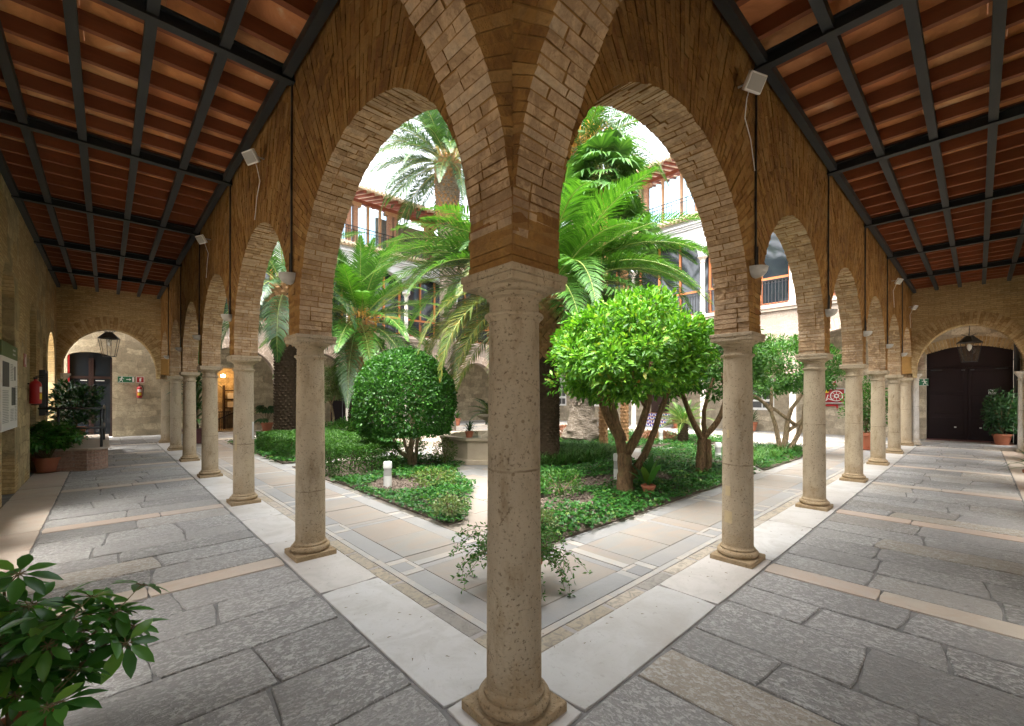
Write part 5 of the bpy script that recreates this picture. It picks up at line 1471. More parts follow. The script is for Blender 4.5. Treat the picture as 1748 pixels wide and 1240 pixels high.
# tall palm against the sky
g = random.Random(44)
q = spot(764, 20.5)
pD = thing('date_palm', 'tall date palm with a thick scaly head against the sky through the left arch', 'palm tree', q)
b = MB(); b.lathe([(.42, -.02), (.36, 1), (.35, 8.5), (.36, 9.6), (.52, 10.6), (.6, 11.6), (.5, 12.6), (.35, 13.0)], 20, mi=0); boss_trunk(b, 1., 9.6, .36, .36, 15, 80, g, 0, .03, .11); boss_trunk(b, 9.7, 12.7, .45, .56, 15, 19, g, 1, .1, .24)
b.build('trunk', [M['palm_grey_trunk'], M['leaf_base_brown']], pD)
palm_crown(pD, canary_fronds(g, 12.5, 84, 3.7, (0, 0, 1), lo=-.45, hi=1.4, droop=(.7, 1.3), r0=.4, zspread=.7), ['blue_palm_leaf', 'palm_leaf'], 94, lw=.038, ll=.56, nst=68)
b = MB()
for k in range(40):
    a = YAW + PI + g.uniform(-.9, 1.2); r = g.uniform(.3, .9); b.tube([(.3*math.cos(a), .3*math.sin(a), 12.6), (r*math.cos(a), r*math.sin(a), 13.0 + g.uniform(0, .3)), (1.2*r*math.cos(a), 1.2*r*math.sin(a), 12.9)], [.01, .01, .018], 4)
b.build('flower_sprays', M['palm_flower'], pD)
# thick grey trunked palm, its head up in the right arch
g = random.Random(45)
pE = thing('date_palm', 'date palm with a thick grey swollen trunk, orange flower sprays high in the right arch', 'palm tree', (11.48, 8.45, 0))
b = MB(); wob = lambda a, z: 1 + (.05*math.sin(a*5 + z*9) + .04*math.sin(z*26 + a)) * (1.6 if z < 1 else .6)
pr = [(.66, -.02), (.68, .08), (.70, .2), (.69, .32), (.66, .45), (.62, .58), (.57, .72), (.52, .86)] + [(.46 - .05*(k % 2)*.35 - .004*k, 1.0 + k*.11) for k in range(70)] + [(.36, 8.8), (.48, 9.6), (.5, 10.4), (.3, 11)]
b.lathe([(r + .02*math.sin(z*7), z) for r, z in pr], 44, wob=wob); boss_trunk(b, 9.0, 10.7, .42, .48, 13, 11, g, 1, .09, .24); boss_trunk(b, .85, 8.5, .44, .40, 15, 78, g, 0, .03, .10)
b.build('trunk', [M['palm_grey_trunk'], M['leaf_base_brown']], pE, smooth=True, angle=50)
palm_crown(pE, canary_fronds(g, 10.7, 48, 3.5, (0, 1, 1), lo=-.5, hi=1.4, droop=(.9, 1.6)), ['palm_leaf', 'bright_palm_leaf'], 95, lw=.038, ll=.55, nst=62)
b = MB()
for k in range(150):
    a = g.uniform(0, 2*PI); r = g.uniform(.4, 1.5); b.tube([(.25*math.cos(a), .25*math.sin(a), 10.8), (.7*r*math.cos(a), .7*r*math.sin(a), 11.5 + g.uniform(-.3, .5)), (r*math.cos(a), r*math.sin(a), 11.1 + g.uniform(-.8, .4))], [.012, .012, .025], 4)
b.build('flower_sprays', M['palm_flower'], pE)
# fan palms on thin trunks
def fan_leaf(acc, base, az, el, Lp, rad, rs, n=26):
    d = np.array([math.cos(az)*math.cos(el), math.sin(az)*math.cos(el), math.sin(el)]); c = np.array(base) + d*Lp
    acc['rib'].append((np.array([base, np.array(base) + d*Lp*.5 - np.array([0,0,.02*Lp]), c]), [.016, .013, .01]))
    dd = norm((d - np.array([0,0,.45]))[None])[0]; s = np.cross(dd, [0,0,1.]); s /= np.linalg.norm(s); u = np.cross(s, dd)
    a = np.linspace(-2.3, 2.3, n); r = rad*(.72 + .28*np.cos(a*.6))*rs.uniform(.93, 1.05, n)
    D = np.cos(a)[:,None]*dd + np.sin(a)[:,None]*s + .12*u; Sd = -np.sin(a)[:,None]*dd + np.cos(a)[:,None]*s; w = rad*.075
    P = np.repeat(c[None], n, 0); p1 = P + D*(r*.62)[:,None] + u*.02; p2 = P + D*r[:,None] - np.array([0,0,1.])*(r*rs.uniform(.12, .5, n))[:,None]
    acc['V'].append(np.stack([P - Sd*.006, P + Sd*.006, p1 + Sd*w, p1 - Sd*w, p2], 1).reshape(-1, 3))
def fan_palm(label, loc, h, seed, nl=34, rad=.62, tr=.13):
    g = random.Random(seed); rs = np.random.RandomState(seed)
    t = thing('fan_palm', label, 'palm tree', loc, 0, 'thin trunked fan palms')
    b = MB(); b.lathe([(tr*1.2, -.02), (tr, .4), (tr*.95, h*.6), (tr*1.1, h)], 12, wob=lambda a, z: 1 + .08*math.sin(a*3 + z*17)); boss_trunk(b, .1, h - .2, tr, tr, 8, int(h/.13), g, 0, .035, .12)
    b.build('trunk', M['leaf_base_brown'], t)
    acc = {'V': [], 'rib': []}
    for i in range(nl):
        f = (i + .5)/nl; az = i*2.39996; el = 1.35 - 1.9*f
        fan_leaf(acc, (.06*math.cos(az), .06*math.sin(az), h - .1 + .35*(1-f)), az, el + g.uniform(-.1,.1), g.uniform(.55, .9), rad*g.uniform(.85, 1.1), rs)
    V = np.concatenate(acc['V']); n = len(V)//5; bb = np.arange(n)[:,None]*5
    o = npmesh('crown', V, np.concatenate([bb + np.array([[0,1,2]]), bb + np.array([[0,2,3]]), bb + np.array([[3,2,4]])], 1).reshape(-1, 3), M['fan_leaf'], t)
    b = MB()
    for (pts, rr) in acc['rib']: b.tube([tuple(x) for x in pts], rr, 5)
    b.build('stalks', M['frond_stem'], o)
fan_palm('fan palm with a thin shaggy trunk and a tall head in the right arch', tuple(spot(1030, 14.4)), 8.8, 61, 46, .75)
fan_palm('lower fan palm with a thin shaggy trunk behind the big orange tree', tuple(spot(1066, 15.6)), 7.4, 62, 34, .65)
# cycads
def cycad(label, loc, h, L, n, seed, mat='bright_palm_leaf', pot=None, group=None, trunk=True, lo=-.15):
    g = random.Random(seed); t = thing('cycad', label, 'cycad', loc, 0, group)
    if trunk:
        b = MB(); b.lathe([(.17, -.02), (.17, h*.5), (.15, h)], 12); boss_trunk(b, .02, h - .03, .165, .15, 9, max(2, int(h/.1)), g, 0, .04, .11); b.build('trunk', M['fibre_dark'], t)
    fr = []
    for i in range(n):
        f = (i + .5)/n; az = i*2.39996; fr.append(((.05*math.cos(az), .05*math.sin(az), h), az, 1.35 - (1.35 - lo)*f, L*g.uniform(.85, 1.1), g.uniform(.7, 1.2), 0, .05))
    palm_crown(t, fr, [mat], seed, lw=.014, ll=.16*2.6/L*L/1.0*1.2, nst=46); return t
cycad('bright green cycad on a short dark trunk in the far right bed', (13.83, 5.65, 0), .75, 1.15, 30, 63)
# ---------------------------------------------------------------- furniture, lamps, signs, pots
# floodlights on the arcade walls
def flood(mp, label, u, z, turn):
    t = thing('flood_light', label, 'flood light', mp(u, -HW - .01, z), 0, 'white flood lights on the arcade')
    o = Vector(mp(0, -1, 0)); ax = Vector(mp(1, 0, 0))
    b = MB(); n = (o*.75 + Vector((0,0,-.55)) + ax*turn).normalized(); s = n.cross(Vector((0,0,1))).normalized(); up = s.cross(n)
    c = o*.13
    def q(a, d, e): return c + s*a + up*d + n*e
    b.hexa([q(-.10,-.075,0), q(.10,-.075,0), q(.10,.075,0), q(-.10,.075,0), q(-.10,-.075,.045), q(.10,-.075,.045), q(.10,.075,.045), q(-.10,.075,.045)])
    body = b.build('lamp_body', M['white_paint'], t, bevel=.006)
    b = MB(); b.hexa([q(-.085,-.06,.045), q(.085,-.06,.045), q(.085,.06,.045), q(-.085,.06,.045), q(-.085,-.06,.049), q(.085,-.06,.049), q(.085,.06,.049), q(-.085,.06,.049)]); b.build('lens', M['lamp_shade'], body)
    b = MB(); b.tube([Vector((0,0,.02)), o*.06 + Vector((0,0,.02)), c - n*.01], .009, 6); b.build('bracket', M['grey_paint'], t)
    b = MB(); p = [c - n*.02, c*.6 + Vector((0,0,-.12)), o*.02 + ax*.12 + Vector((0,0,-.22)), o*.012 + ax*.3 + Vector((0,0,-.35)), o*.012 + ax*.42 + Vector((0,0,-.62))]
    b.tube(p, .0045, 5); b.build('cable', M['white_paint'], t)
flood(mapL, 'white flood light high on the left arcade above its second arch', 4.38, 4.66, -.3)
flood(mapL, 'white flood light farther along the left arcade near the ceiling', 8.2, 4.66, -.3)
flood(mapR, 'large looking white flood light high on the right arcade near its first column', 2.74, 4.60, -.3)
flood(mapR, 'white flood light on the right arcade above its fifth arch', 13.45, 4.72, -.3)
flood(mapR, 'farthest white flood light on the right arcade, near the end wall', 17.6, 4.62, -.3)
# wall lamps with their conduit, one above every column
oname = ['', 'first', 'second', 'third', 'fourth', 'fifth', 'sixth']
for mp, sd in ((mapL, 'left'), (mapR, 'right')):
    for i in range(1, 6):
        u = colpos(i) + (-.06 if mp is mapR else .05)
        t = thing('wall_lamp', f'half bowl wall lamp on a black conduit above the {oname[i]} column of the {sd} arcade', 'wall lamp', mp(u, -HW - .008, 2.93), 0, 'half bowl wall lamps of the arcades')
        o = Vector(mp(0, -1, 0)); ax = Vector(mp(1, 0, 0)); b = MB(); k = 14
        rings = []
        for j in range(6):
            f = j/5; r = .105*math.sin(f*PI/2)**.8 + .01; z = .10*(1 - math.cos(f*PI/2)) - .03
            rings.append([ax*(r*math.cos(a)*1.05) + o*(r*1.15*math.sin(a)) + Vector((0,0,z)) for a in [PI*m/k for m in range(k+1)]])
        for j in range(5):
            for m in range(k): b.quad([rings[j][m], rings[j][m+1], rings[j+1][m+1], rings[j+1][m]])
        b.quad([p for p in rings[5]])
        b.build('lamp_shade', M['lamp_shade'], t, smooth=False)
        b = MB(); top = zc(colpos(i)) - 2.93
        d = ax*(.06 if mp is mapR else -.05)*.5
        b.tube([o*.012 + d, o*.012 + d + Vector((0,0,top*.5)), o*.012 + d*1.6 + Vector((0,0,top))], .011, 6); b.tube([o*.02 + d + ax*.03 + Vector((0,0,.3)), o*.02 + d + ax*.035 + Vector((0,0,.1)), o*.03 + Vector((0,0,.03))], .006, 5)
        b.build('conduit', M['black_plastic'], t)
# lanterns
def lantern(label, loc, top):
    t = thing('hanging_lantern', label, 'lantern', loc, 0, 'wrought iron lanterns in the end arches')
    b = MB(); k = 6; H = .62
    def ring(r, z): return [Vector((r*math.cos(2*PI*i/k + .3), r*math.sin(2*PI*i/k + .3), z)) for i in range(k)]
    lo, up, cap = ring(.19, 0), ring(.30, H), ring(.09, H + .22)
    for i in range(k):
        j = (i+1) % k
        b.bar(lo[i], up[i], .016); b.bar(lo[i], lo[j], .016); b.bar(up[i], up[j], .02); b.bar(up[i], cap[i], .014)
        b.quad([up[i], up[j], cap[j], cap[i]])
    for i in range(k): b.bar(Vector((0,0,H+.2)), Vector((.2*math.cos(i), .2*math.sin(i), H + .28)), .01)
    b.tube([Vector((.17*math.cos(a)*1, 0, H + .36 + .17*math.sin(a))) for a in [2*PI*i/16 for i in range(17)]], .01, 5, cap=False)
    b.tube([(0,0,H + .2), (0,0,top)], .009, 5)
    b.build('frame', M['iron'], t)
    b = MB()
    for i in range(k):
        j = (i+1) % k; b.quad([lo[i]*.98, lo[j]*.98, Vector((up[j].x*.98, up[j].y*.98, up[j].z)), Vector((up[i].x*.98, up[i].y*.98, up[i].z))])
    b.build('panes', M['lantern_glass'], t)
    b = MB(); b.lathe([(.01, .35), (.05, .42), (.06, .5), (.03, .58)], 12); b.build('bulb', M['white_paint'], t, smooth=True)
lantern('black six sided lantern hanging in the arch at the end of the left gallery', (-1.55, 19.0, 3.12), 1.0)
lantern('black six sided lantern hanging before the dark double door of the right gallery', (19.0, -1.53, 2.85), 1.25)
# info board by the left niche
t = thing('info_board', 'white information board with olive green heading on the left gallery wall', 'notice board', (-GW + .03, 9.05, 0))
b = MB(); b.box(-.02, 0, -.8, .8, 1.17, 2.33); b.build('panel', M['white_paint'], t)
b = MB(); b.box(-.02, .002, -.8, .8, 2.331, 2.56); b.build('heading', M['olive_green'], t)
b = MB(); g = random.Random(2)
for (y0, y1, z0, z1) in ((.05, .38, 1.98, 2.24), (.05, .40, 1.30, 1.50), (.5, .76, 1.30, 1.88), (-.7, -.1, 1.3, 1.8)):
    z = z1
    while z > z0: b.box(.0005, .003, y0, y1 - g.uniform(0, .08), z - .010, z); z -= .026
b.build('text_lines', M['text_grey'], t)
for (y0, y1, z0, z1) in ((.46, .56, 1.98, 2.22), (.16, .40, 1.56, 1.86), (.42, .56, 1.56, 1.86), (-.7, -.1, 1.86, 2.25)):
    b = MB(); b.box(.0005, .004, y0, y1, z0, z1); b.build('photograph', M['photo_grey'], t)
b = MB(); b.box(.0025, .004, .28, .56, 2.47, 2.50); b.box(.0025, .004, .28, .56, 2.40, 2.43); b.build('heading_text', M['grey_paint'], t)
# extinguishers
def extinguisher(label, loc, out, s=1.0):
    t = thing('fire_extinguisher', label, 'fire extinguisher', loc, 0, 'wall hung red fire extinguishers'); o = Vector(out); sx = o.cross(Vector((0,0,1)))
    c = o*.11; b = MB(); b.lathe([(.06, 0), (.09, .015), (.09, .40), (.082, .44), (.05, .475), (.025, .49), (.025, .52)], 20, c); b.build('cylinder', M['red_paint'], t, smooth=True, angle=40)
    b = MB(); b.lathe([(.03, .515), (.03, .555)], 12, c); b.bar(c + Vector((0,0,.575)), c + o*.13 + Vector((0,0,.60)), .018); b.bar(c + Vector((0,0,.555)), c + o*.11 + Vector((0,0,.555)), .016)
    b.tube([c + Vector((0,0,.54)), c - sx*.09 + Vector((0,0,.53)), c - sx*.13 + Vector((0,0,.38)), c - sx*.11 + Vector((0,0,.15)), c - sx*.1 + Vector((0,0,.06))], .014, 7)
    b.lathe([(.062, -.02), (.062, .0)], 16, c); b.bar(Vector((0,0,.42)), c + Vector((0,0,.42)), .03); b.build('valve_and_hose', M['black_plastic'], t)
    b = MB(); 
    def lab(z0, z1, mi):
        for k in range(6):
            a0, a1 = -.8 + 1.6*k/6, -.8 + 1.6*(k+1)/6
            def q(a, z): return c + (o*math.cos(a) + sx*math.sin(a))*.0912 + Vector((0,0,z))
            b.quad([q(a0, z0), q(a1, z0), q(a1, z1), q(a0, z1)], mi)
    lab(.10, .22, 0); lab(.245, .36, 1); b.build('label', [M['yellow_paint'], M['white_paint']], t)
extinguisher('red fire extinguisher on the left gallery wall above the railing', (-GW, 11.55, 1.55), (1, 0, 0))
extinguisher('red fire extinguisher on the rubble wall under the red sign beyond the left end arch', (-.58, 23, 1.66), (0, -1, 0))
# signs
def sign(name, label, cat, loc, ux, w, h, mat, group=None):
    """flat plate; local x = along the wall, y = outwards"""
    t = thing(name, label, cat, loc, 0, group); return t
def exit_sign(label, loc, rz, flip):
    t = thing('exit_sign', label, 'sign', loc, rz, 'green emergency exit signs')
    w, h = .54, .27; b = MB(); b.box(-w/2, w/2, -.016, 0, -h/2, h/2); b.build('plate', M['green_paint'], t)
    b = MB(); s = -1 if flip else 1
    # arrow
    x = s*.04
    def X(v): return s*v
    b.hexa([(min(X(.0), X(.12)), -.019, -.015), (max(X(.0), X(.12)), -.019, -.015), (max(X(.0), X(.12)), -.0165, -.015), (min(X(.0), X(.12)), -.0165, -.015), (min(X(.0), X(.12)), -.019, .015), (max(X(.0), X(.12)), -.019, .015), (max(X(.0), X(.12)), -.0165, .015), (min(X(.0), X(.12)), -.0165, .015)])
    b.quad([(X(.16), -.0185, 0), (X(.09), -.0185, .055), (X(.115), -.0185, 0), (X(.09), -.0185, -.055)])
    # running figure
    def bar(p, q, wd): b.bar((X(p[0]), -.018, p[1]), (X(q[0]), -.018, q[1]), .003, wd) if False else b.quad(seg(p, q, wd))
    def seg(p, q, wd):
        dx, dz = q[0]-p[0], q[1]-p[1]; l = math.hypot(dx, dz); nx, nz = -dz/l*wd/2, dx/l*wd/2
        return [(X(p[0]+nx), -.0185, p[1]+nz), (X(q[0]+nx), -.0185, q[1]+nz), (X(q[0]-nx), -.0185, q[1]-nz), (X(p[0]-nx), -.0185, p[1]-nz)]
    for p, q, wd in (((-.155, .035), (-.175, -.03), .04), ((-.175, -.03), (-.12, -.055), .022), ((-.12, -.055), (-.125, -.105), .02), ((-.175, -.03), (-.20, -.075), .022), ((-.20, -.075), (-.245, -.085), .02), ((-.155, .045), (-.10, .02), .018), ((-.10, .02), (-.075, .045), .016), ((-.16, .045), (-.21, .03), .018), ((-.21, .03), (-.225, -.005), .016)): bar(p, q, wd)
    b.quad([(X(-.14 + .026*math.cos(a)), -.0185, .085 + .026*math.sin(a)) for a in [2*PI*i/12 for i in range(12)]])
    if not flip: b.quad([(X(.19), -.0185, -.1), (X(.25), -.0185, -.1), (X(.25), -.0185, .1), (X(.19), -.0185, .1)])
    else: b.quad([(X(.2), -.0185, -.12), (X(.265), -.0185, -.12), (X(.265), -.0185, .12), (X(.2), -.0185, .12)])
    for z in (-h/2 + .006, h/2 - .006): b.box(-w/2, w/2, -.018, -.0165, z - .005, z + .005)
    b.build('pictogram', M['white_paint'], t, recalc=False)
exit_sign('green exit sign with running figure and right arrow on the far rubble wall', (-1.0, 23 - .002, 2.44), 0, False)
exit_sign('green exit sign with running figure and left arrow beside the dark double door', (22 - .002, -.13, 2.28), -PI/2, True)
def red_sign(label, loc, rz, s=.26, kind=0):
    t = thing('fire_sign', label, 'sign', loc, rz, 'red fire equipment signs')
    b = MB(); b.box(-s/2, s/2, -.012, 0, -s/2, s/2); b.build('plate', M['red_paint'], t)
    b = MB(); e = s/2
    for z in (-e + .008, e - .008): b.box(-e, e, -.0145, -.0125, z - .008, z + .008)
    for x in (-e + .008, e - .008): b.box(x - .008, x + .008, -.0147, -.0125, -e + .017, e - .017)
    if kind == 0: b.box(-.03, .03, -.0145, -.0125, -.08, .05); b.box(-.012, .05, -.0145, -.0125, .055, .075)
    else: b.box(-.08, .02, -.0145, -.0125, -.05, .07); b.box(.04, .08, -.0145, -.0125, .0, .05)
    b.build('pictogram', M['white_paint'], t)
red_sign('red square sign with white extinguisher symbol beside the right arrow exit sign', (-.55, 23 - .002, 2.44), 0)
red_sign('red square sign with white hose symbol above the hose cabinet', (22 - .002, 2.70, 2.35), -PI/2, .30, 1)
t = thing('fire_sign', 'small red and white sign flat on the left gallery wall above the near extinguisher', 'sign', (-GW, 11.1, 2.42), PI/2, 'red fire equipment signs')
b = MB(); b.box(-.13, .13, -.012, 0, -.13, .13); b.build('plate', M['red_paint'], t); b = MB(); b.box(-.03, .03, -.016, -.0125, -.08, .06); b.box(-.13, -.118, -.016, -.0125, -.13, .13); b.box(.118, .13, -.016, -.0125, -.13, .13); b.build('pictogram', M['white_paint'], t)
# hose cabinet
t = thing('hose_cabinet', 'red fire hose cabinet with a white reel behind glass on the far right wall', 'fire cabinet', (22, 2.63, 1.74), -PI/2)
b = MB(); w, h = .84, .66; b.box(-w/2, w/2, -.03, 0, -h/2, h/2); 
for x in (-w/2 + .02, w/2 - .02): b.box(x - .02, x + .02, -.16, -.031, -h/2, h/2, 1)
for z in (-h/2 + .02, h/2 - .02): b.box(-w/2 + .041, w/2 - .041, -.158, -.031, z - .02, z + .02, 1)
b.build('box', [M['red_paint'], M['grey_paint']], t)
b = MB(); c = Vector((.10, -.1, .0))
for r, wd in ((.22, .018), (.07, .02)): b.tube([c + Vector((r*math.cos(a), 0, r*math.sin(a))) for a in [2*PI*i/28 for i in range(29)]], wd, 6, cap=False)
for i in range(8): a = 2*PI*i/8; b.bar(c + Vector((.07*math.cos(a), 0, .07*math.sin(a))), c + Vector((.22*math.cos(a), 0, .22*math.sin(a))), .012)
b.tube([c + Vector((-.1, -.02, -.2)), c + Vector((-.3, -.02, -.12)), c + Vector((-.38, -.02, -.22)), c + Vector((-.3, -.02, .05))], .018, 6)
b.build('hose_reel', M['white_paint'], t); b = MB(); b.box(-.39, -.2, -.09, -.04, .14, .26); b.build('label', M['yellow_paint'], t)
b = MB(); b.bar((-.4, -.05, -.42), (.12, -.05, -.42), .06, .08); b.bar((.12, -.05, -.38), (.12, -.05, -.55), .06, .06); b.build('supply_pipe', M['red_paint'], t)
# notice boards on the far right wall
def notice(label, y, z0, z1, w, seed):
    g = random.Random(seed); t = thing('notice_board', label, 'notice board', (22, y, 0), -PI/2, 'white exhibition boards on the far right wall')
    b = MB(); b.box(-w/2, w/2, -.03, 0, z0, z1); b.build('panel', M['white_paint'], t)
    for r in range(3):
        for c_ in range(3):
            if r == 2 and c_ == 0: continue
            x = -w/2 + .06 + c_*(w-.08)/3; z = z0 + .12 + r*(z1-z0)*.28
            b = MB(); b.box(x, x + (w-.08)/3 - .05, -.036, -.0305, z, z + (z1-z0)*.2); b.build('photograph', M['photo_grey'], t)
    b = MB(); z = z1 - .1
    while z > z1 - .35: b.box(-w/2 + .08, w/2 - .1 - g.uniform(0, .2), -.034, -.031, z - .012, z); z -= .035
    b.build('text_lines', M['text_grey'], t)
notice('white board of small photographs left of the thick grey palm trunk', 18.55, 1.08, 3.05, 1.1, 1)
notice('white board glimpsed between the grey palm trunk and the thin fan palm trunk', 15.5, 1.08, 2.4, 1.3, 2)
notice('white board of photographs behind the multi stemmed citrus tree', 5.75, 1.05, 2.55, 1.5, 3)
# tiled steps and a door in the far right wall
t = thing('wooden_door', 'brown wooden door above blue and white tiled steps in the far right wall', 'door', (21.96, 10.9, 0), -PI/2)
b = MB(); b.box(-.55, .55, -.04, .03, .78, 2.8); b.build('door_leaf', M['dark_wood'], t)
t = thing('tiled_steps', 'short flight of steps with blue and white tiled risers under a door', 'steps', (21.9, 10.9, 0), -PI/2)
for i in range(4):
    b = MB(); b.box(-.75, .75, -.9 + i*.22, .05, .03 + i*.185, .03 + (i+1)*.185 - .03); b.box(-.75, .75, -.92 + i*.22, .05, .03 + (i+1)*.185 - .029, .03 + (i+1)*.185, 1)
    for k in range(10):
        x = -.75 + k*.15
        if (k + i) % 2 == 0: b.quad([(x, -.903 + i*.22, .035 + i*.185), (x + .15, -.903 + i*.22, .035 + i*.185), (x + .075, -.903 + i*.22, .18 + i*.185)], 2)
        else: b.quad([(x, -.903 + i*.22, .18 + i*.185), (x + .15, -.903 + i*.22, .18 + i*.185), (x + .075, -.903 + i*.22, .035 + i*.185)], 2)
    b.build('step', [M['white_paint'], M['terracotta'], M['blue_tile']], t, recalc=False)
t = thing('down_pipe', 'dark vertical pipe at the right edge of the dark double door', 'pipe', (21.86, -2.66, 0))
b = MB(); b.lathe([(.075, 0), (.075, 4.2)], 14); b.build('pipe', M['iron'], t); b = MB()
for z in (.6, 1.8, 3.): b.lathe([(.085, z), (.085, z + .05)], 14); b.bar((0, 0, z + .025), (.14, 0, z + .025), .03)
b.build('clips', M['iron'], t)
# glazed case on the left wall
t = thing('glazed_case', 'narrow grey framed glazed case on the left gallery wall near its end', 'display case', (-GW, 14.0, 1.8))
b = MB()
for y in (-.36, .36): b.box(0, .10, y - .03, y + .03, -.55, .55)
for z in (-.52, .52): b.box(0, .098, -.33, .33, z - .03, z + .03)
b.build('frame', M['steel_grey'], t); b = MB(); b.box(.0, .02, -.33, .33, -.49, .49); b.build('pane', M['dark_glass'], t)
# ramp landing with rail
rp = [(-GW, 12.75), (-1.95, 12.25)] + [(-1.95 + .36*math.sin(a), 12.61 - .36*math.cos(a)) for a in [PI/2*k/8 for k in range(1, 9)]] + [(-1.59, 17.2), (-GW, 17.2)]
t = thing('ramp_landing', 'low brick faced landing with a rounded corner against the left gallery wall', 'ramp')
b = MB(); b.prism(rp, 0, .47); b.build('brick_base', M['ramp_brick'], t)
b = MB(); b.prism([(p[0] + (.025 if p[0] > -2.7 else 0), p[1] - (.025 if p[1] < 13 else 0)) for p in rp], .472, .515); b.build('stone_top', M['cream_stone'], t)
t = thing('hand_rail', 'grey tubular steel hand rail along the edge of the brick faced landing', 'railing', (0, 0, .515))
c1 = [(-1.95 + .28*math.sin(a), 12.65 - .28*math.cos(a)) for a in [PI/2*k/6 for k in range(7)]]
path = [(-GW + .05, 12.86), (-2.35, 12.58)] + c1 + [(-1.67, 13.2), (-1.67, 17.)]
for z in (.92, .46): b = MB(); b.tube([(p[0], p[1], z) for p in path], .024, 8); b.build('rail', M['steel_grey'], t, smooth=True)
for p in (c1[4], (-2.42, 12.63), (-1.67, 14.8), (-1.67, 17.)): b = MB(); b.tube([(p[0], p[1], 0), (p[0], p[1], .92)], .026, 8); b.build('post', M['steel_grey'], t, smooth=True)
# bollards
def bollard(label, p, h=.5):
    t = thing('bollard_light', label, 'bollard', (p[0], p[1], .0), 0, 'low bollard lights in the beds')
    b = MB(); b.lathe([(.075, 0), (.075, h*.48)], 20); b.build('body', M['bollard_white'], t, smooth=True, angle=40)
    b = MB(); b.lathe([(.073, h*.481), (.073, h*.76)], 20); b.build('lens', M['bollard_grey'], t, smooth=True, angle=40)
    b = MB(); b.lathe([(.08, h*.762), (.08, h*.95), (.07, h)], 20); b.build('cap', M['bollard_white'], t, smooth=True, angle=40)
bollard('grey bollard light in the left bed before the domed tree', (2.2, 5.76))
bollard('bollard light half hidden by the left column edge near the slim orange tree', tuple(spot(1226, 11.4))[:2])
bollard('bollard light by the far walk left of the bright cycad', tuple(spot(1128, 15.7))[:2], .55)
bollard('bollard light hidden behind the big orange tree trunk', tuple(spot(1054, 8.6))[:2], .58)
# fountain
FC = spot(839, 12.2); rot = YAW + PI/8
t = thing('stone_fountain', 'octagonal stone fountain basin with a pedestal, half hidden by the corner column', 'fountain', FC)
def octo(ap, z): R_ = ap/math.cos(PI/8); return [(R_*math.cos(rot + PI/4*i), R_*math.sin(rot + PI/4*i), z) for i in range(8)]
b = MB()
prof = [(1.36, 0), (1.36, .10), (1.30, .13), (1.30, .56), (1.36, .60), (1.36, .66), (1.12, .66), (1.12, .30)]
for (a0, z0), (a1, z1) in zip(prof[:-1], prof[1:]):
    A, B_ = octo(a0, z0), octo(a1, z1)
    for i in range(8): j = (i+1) % 8; b.quad([A[i], A[j], B_[j], B_[i]])
b.build('basin', M['fountain_stone'], t, bevel=0)
b = MB(); b.quad(octo(1.13, .52)); b.build('water', M['water'], t)
b = MB(); b.lathe([(.3, .3), (.3, .62), (.2, .66), (.11, .75), (.10, .95), (.16, 1.02), (.3, 1.08), (.42, 1.16), (.42, 1.2), (.3, 1.2)], 24); b.build('pedestal', M['fountain_stone'], t, smooth=True, angle=35)
# steps up beyond the fountain
t = thing('stone_steps', 'two low stone steps beyond the hedge, left of the fountain', 'steps', spot(735, 15.5), YAW)
b = MB(); b.box(-.4, 2., -1.0, 1.3, 0, .16); b.build('step', M['cream_stone'], t); b = MB(); b.box(-.0, 2., -1., 1.3, .163, .32); b.build('step', M['cream_stone'], t)

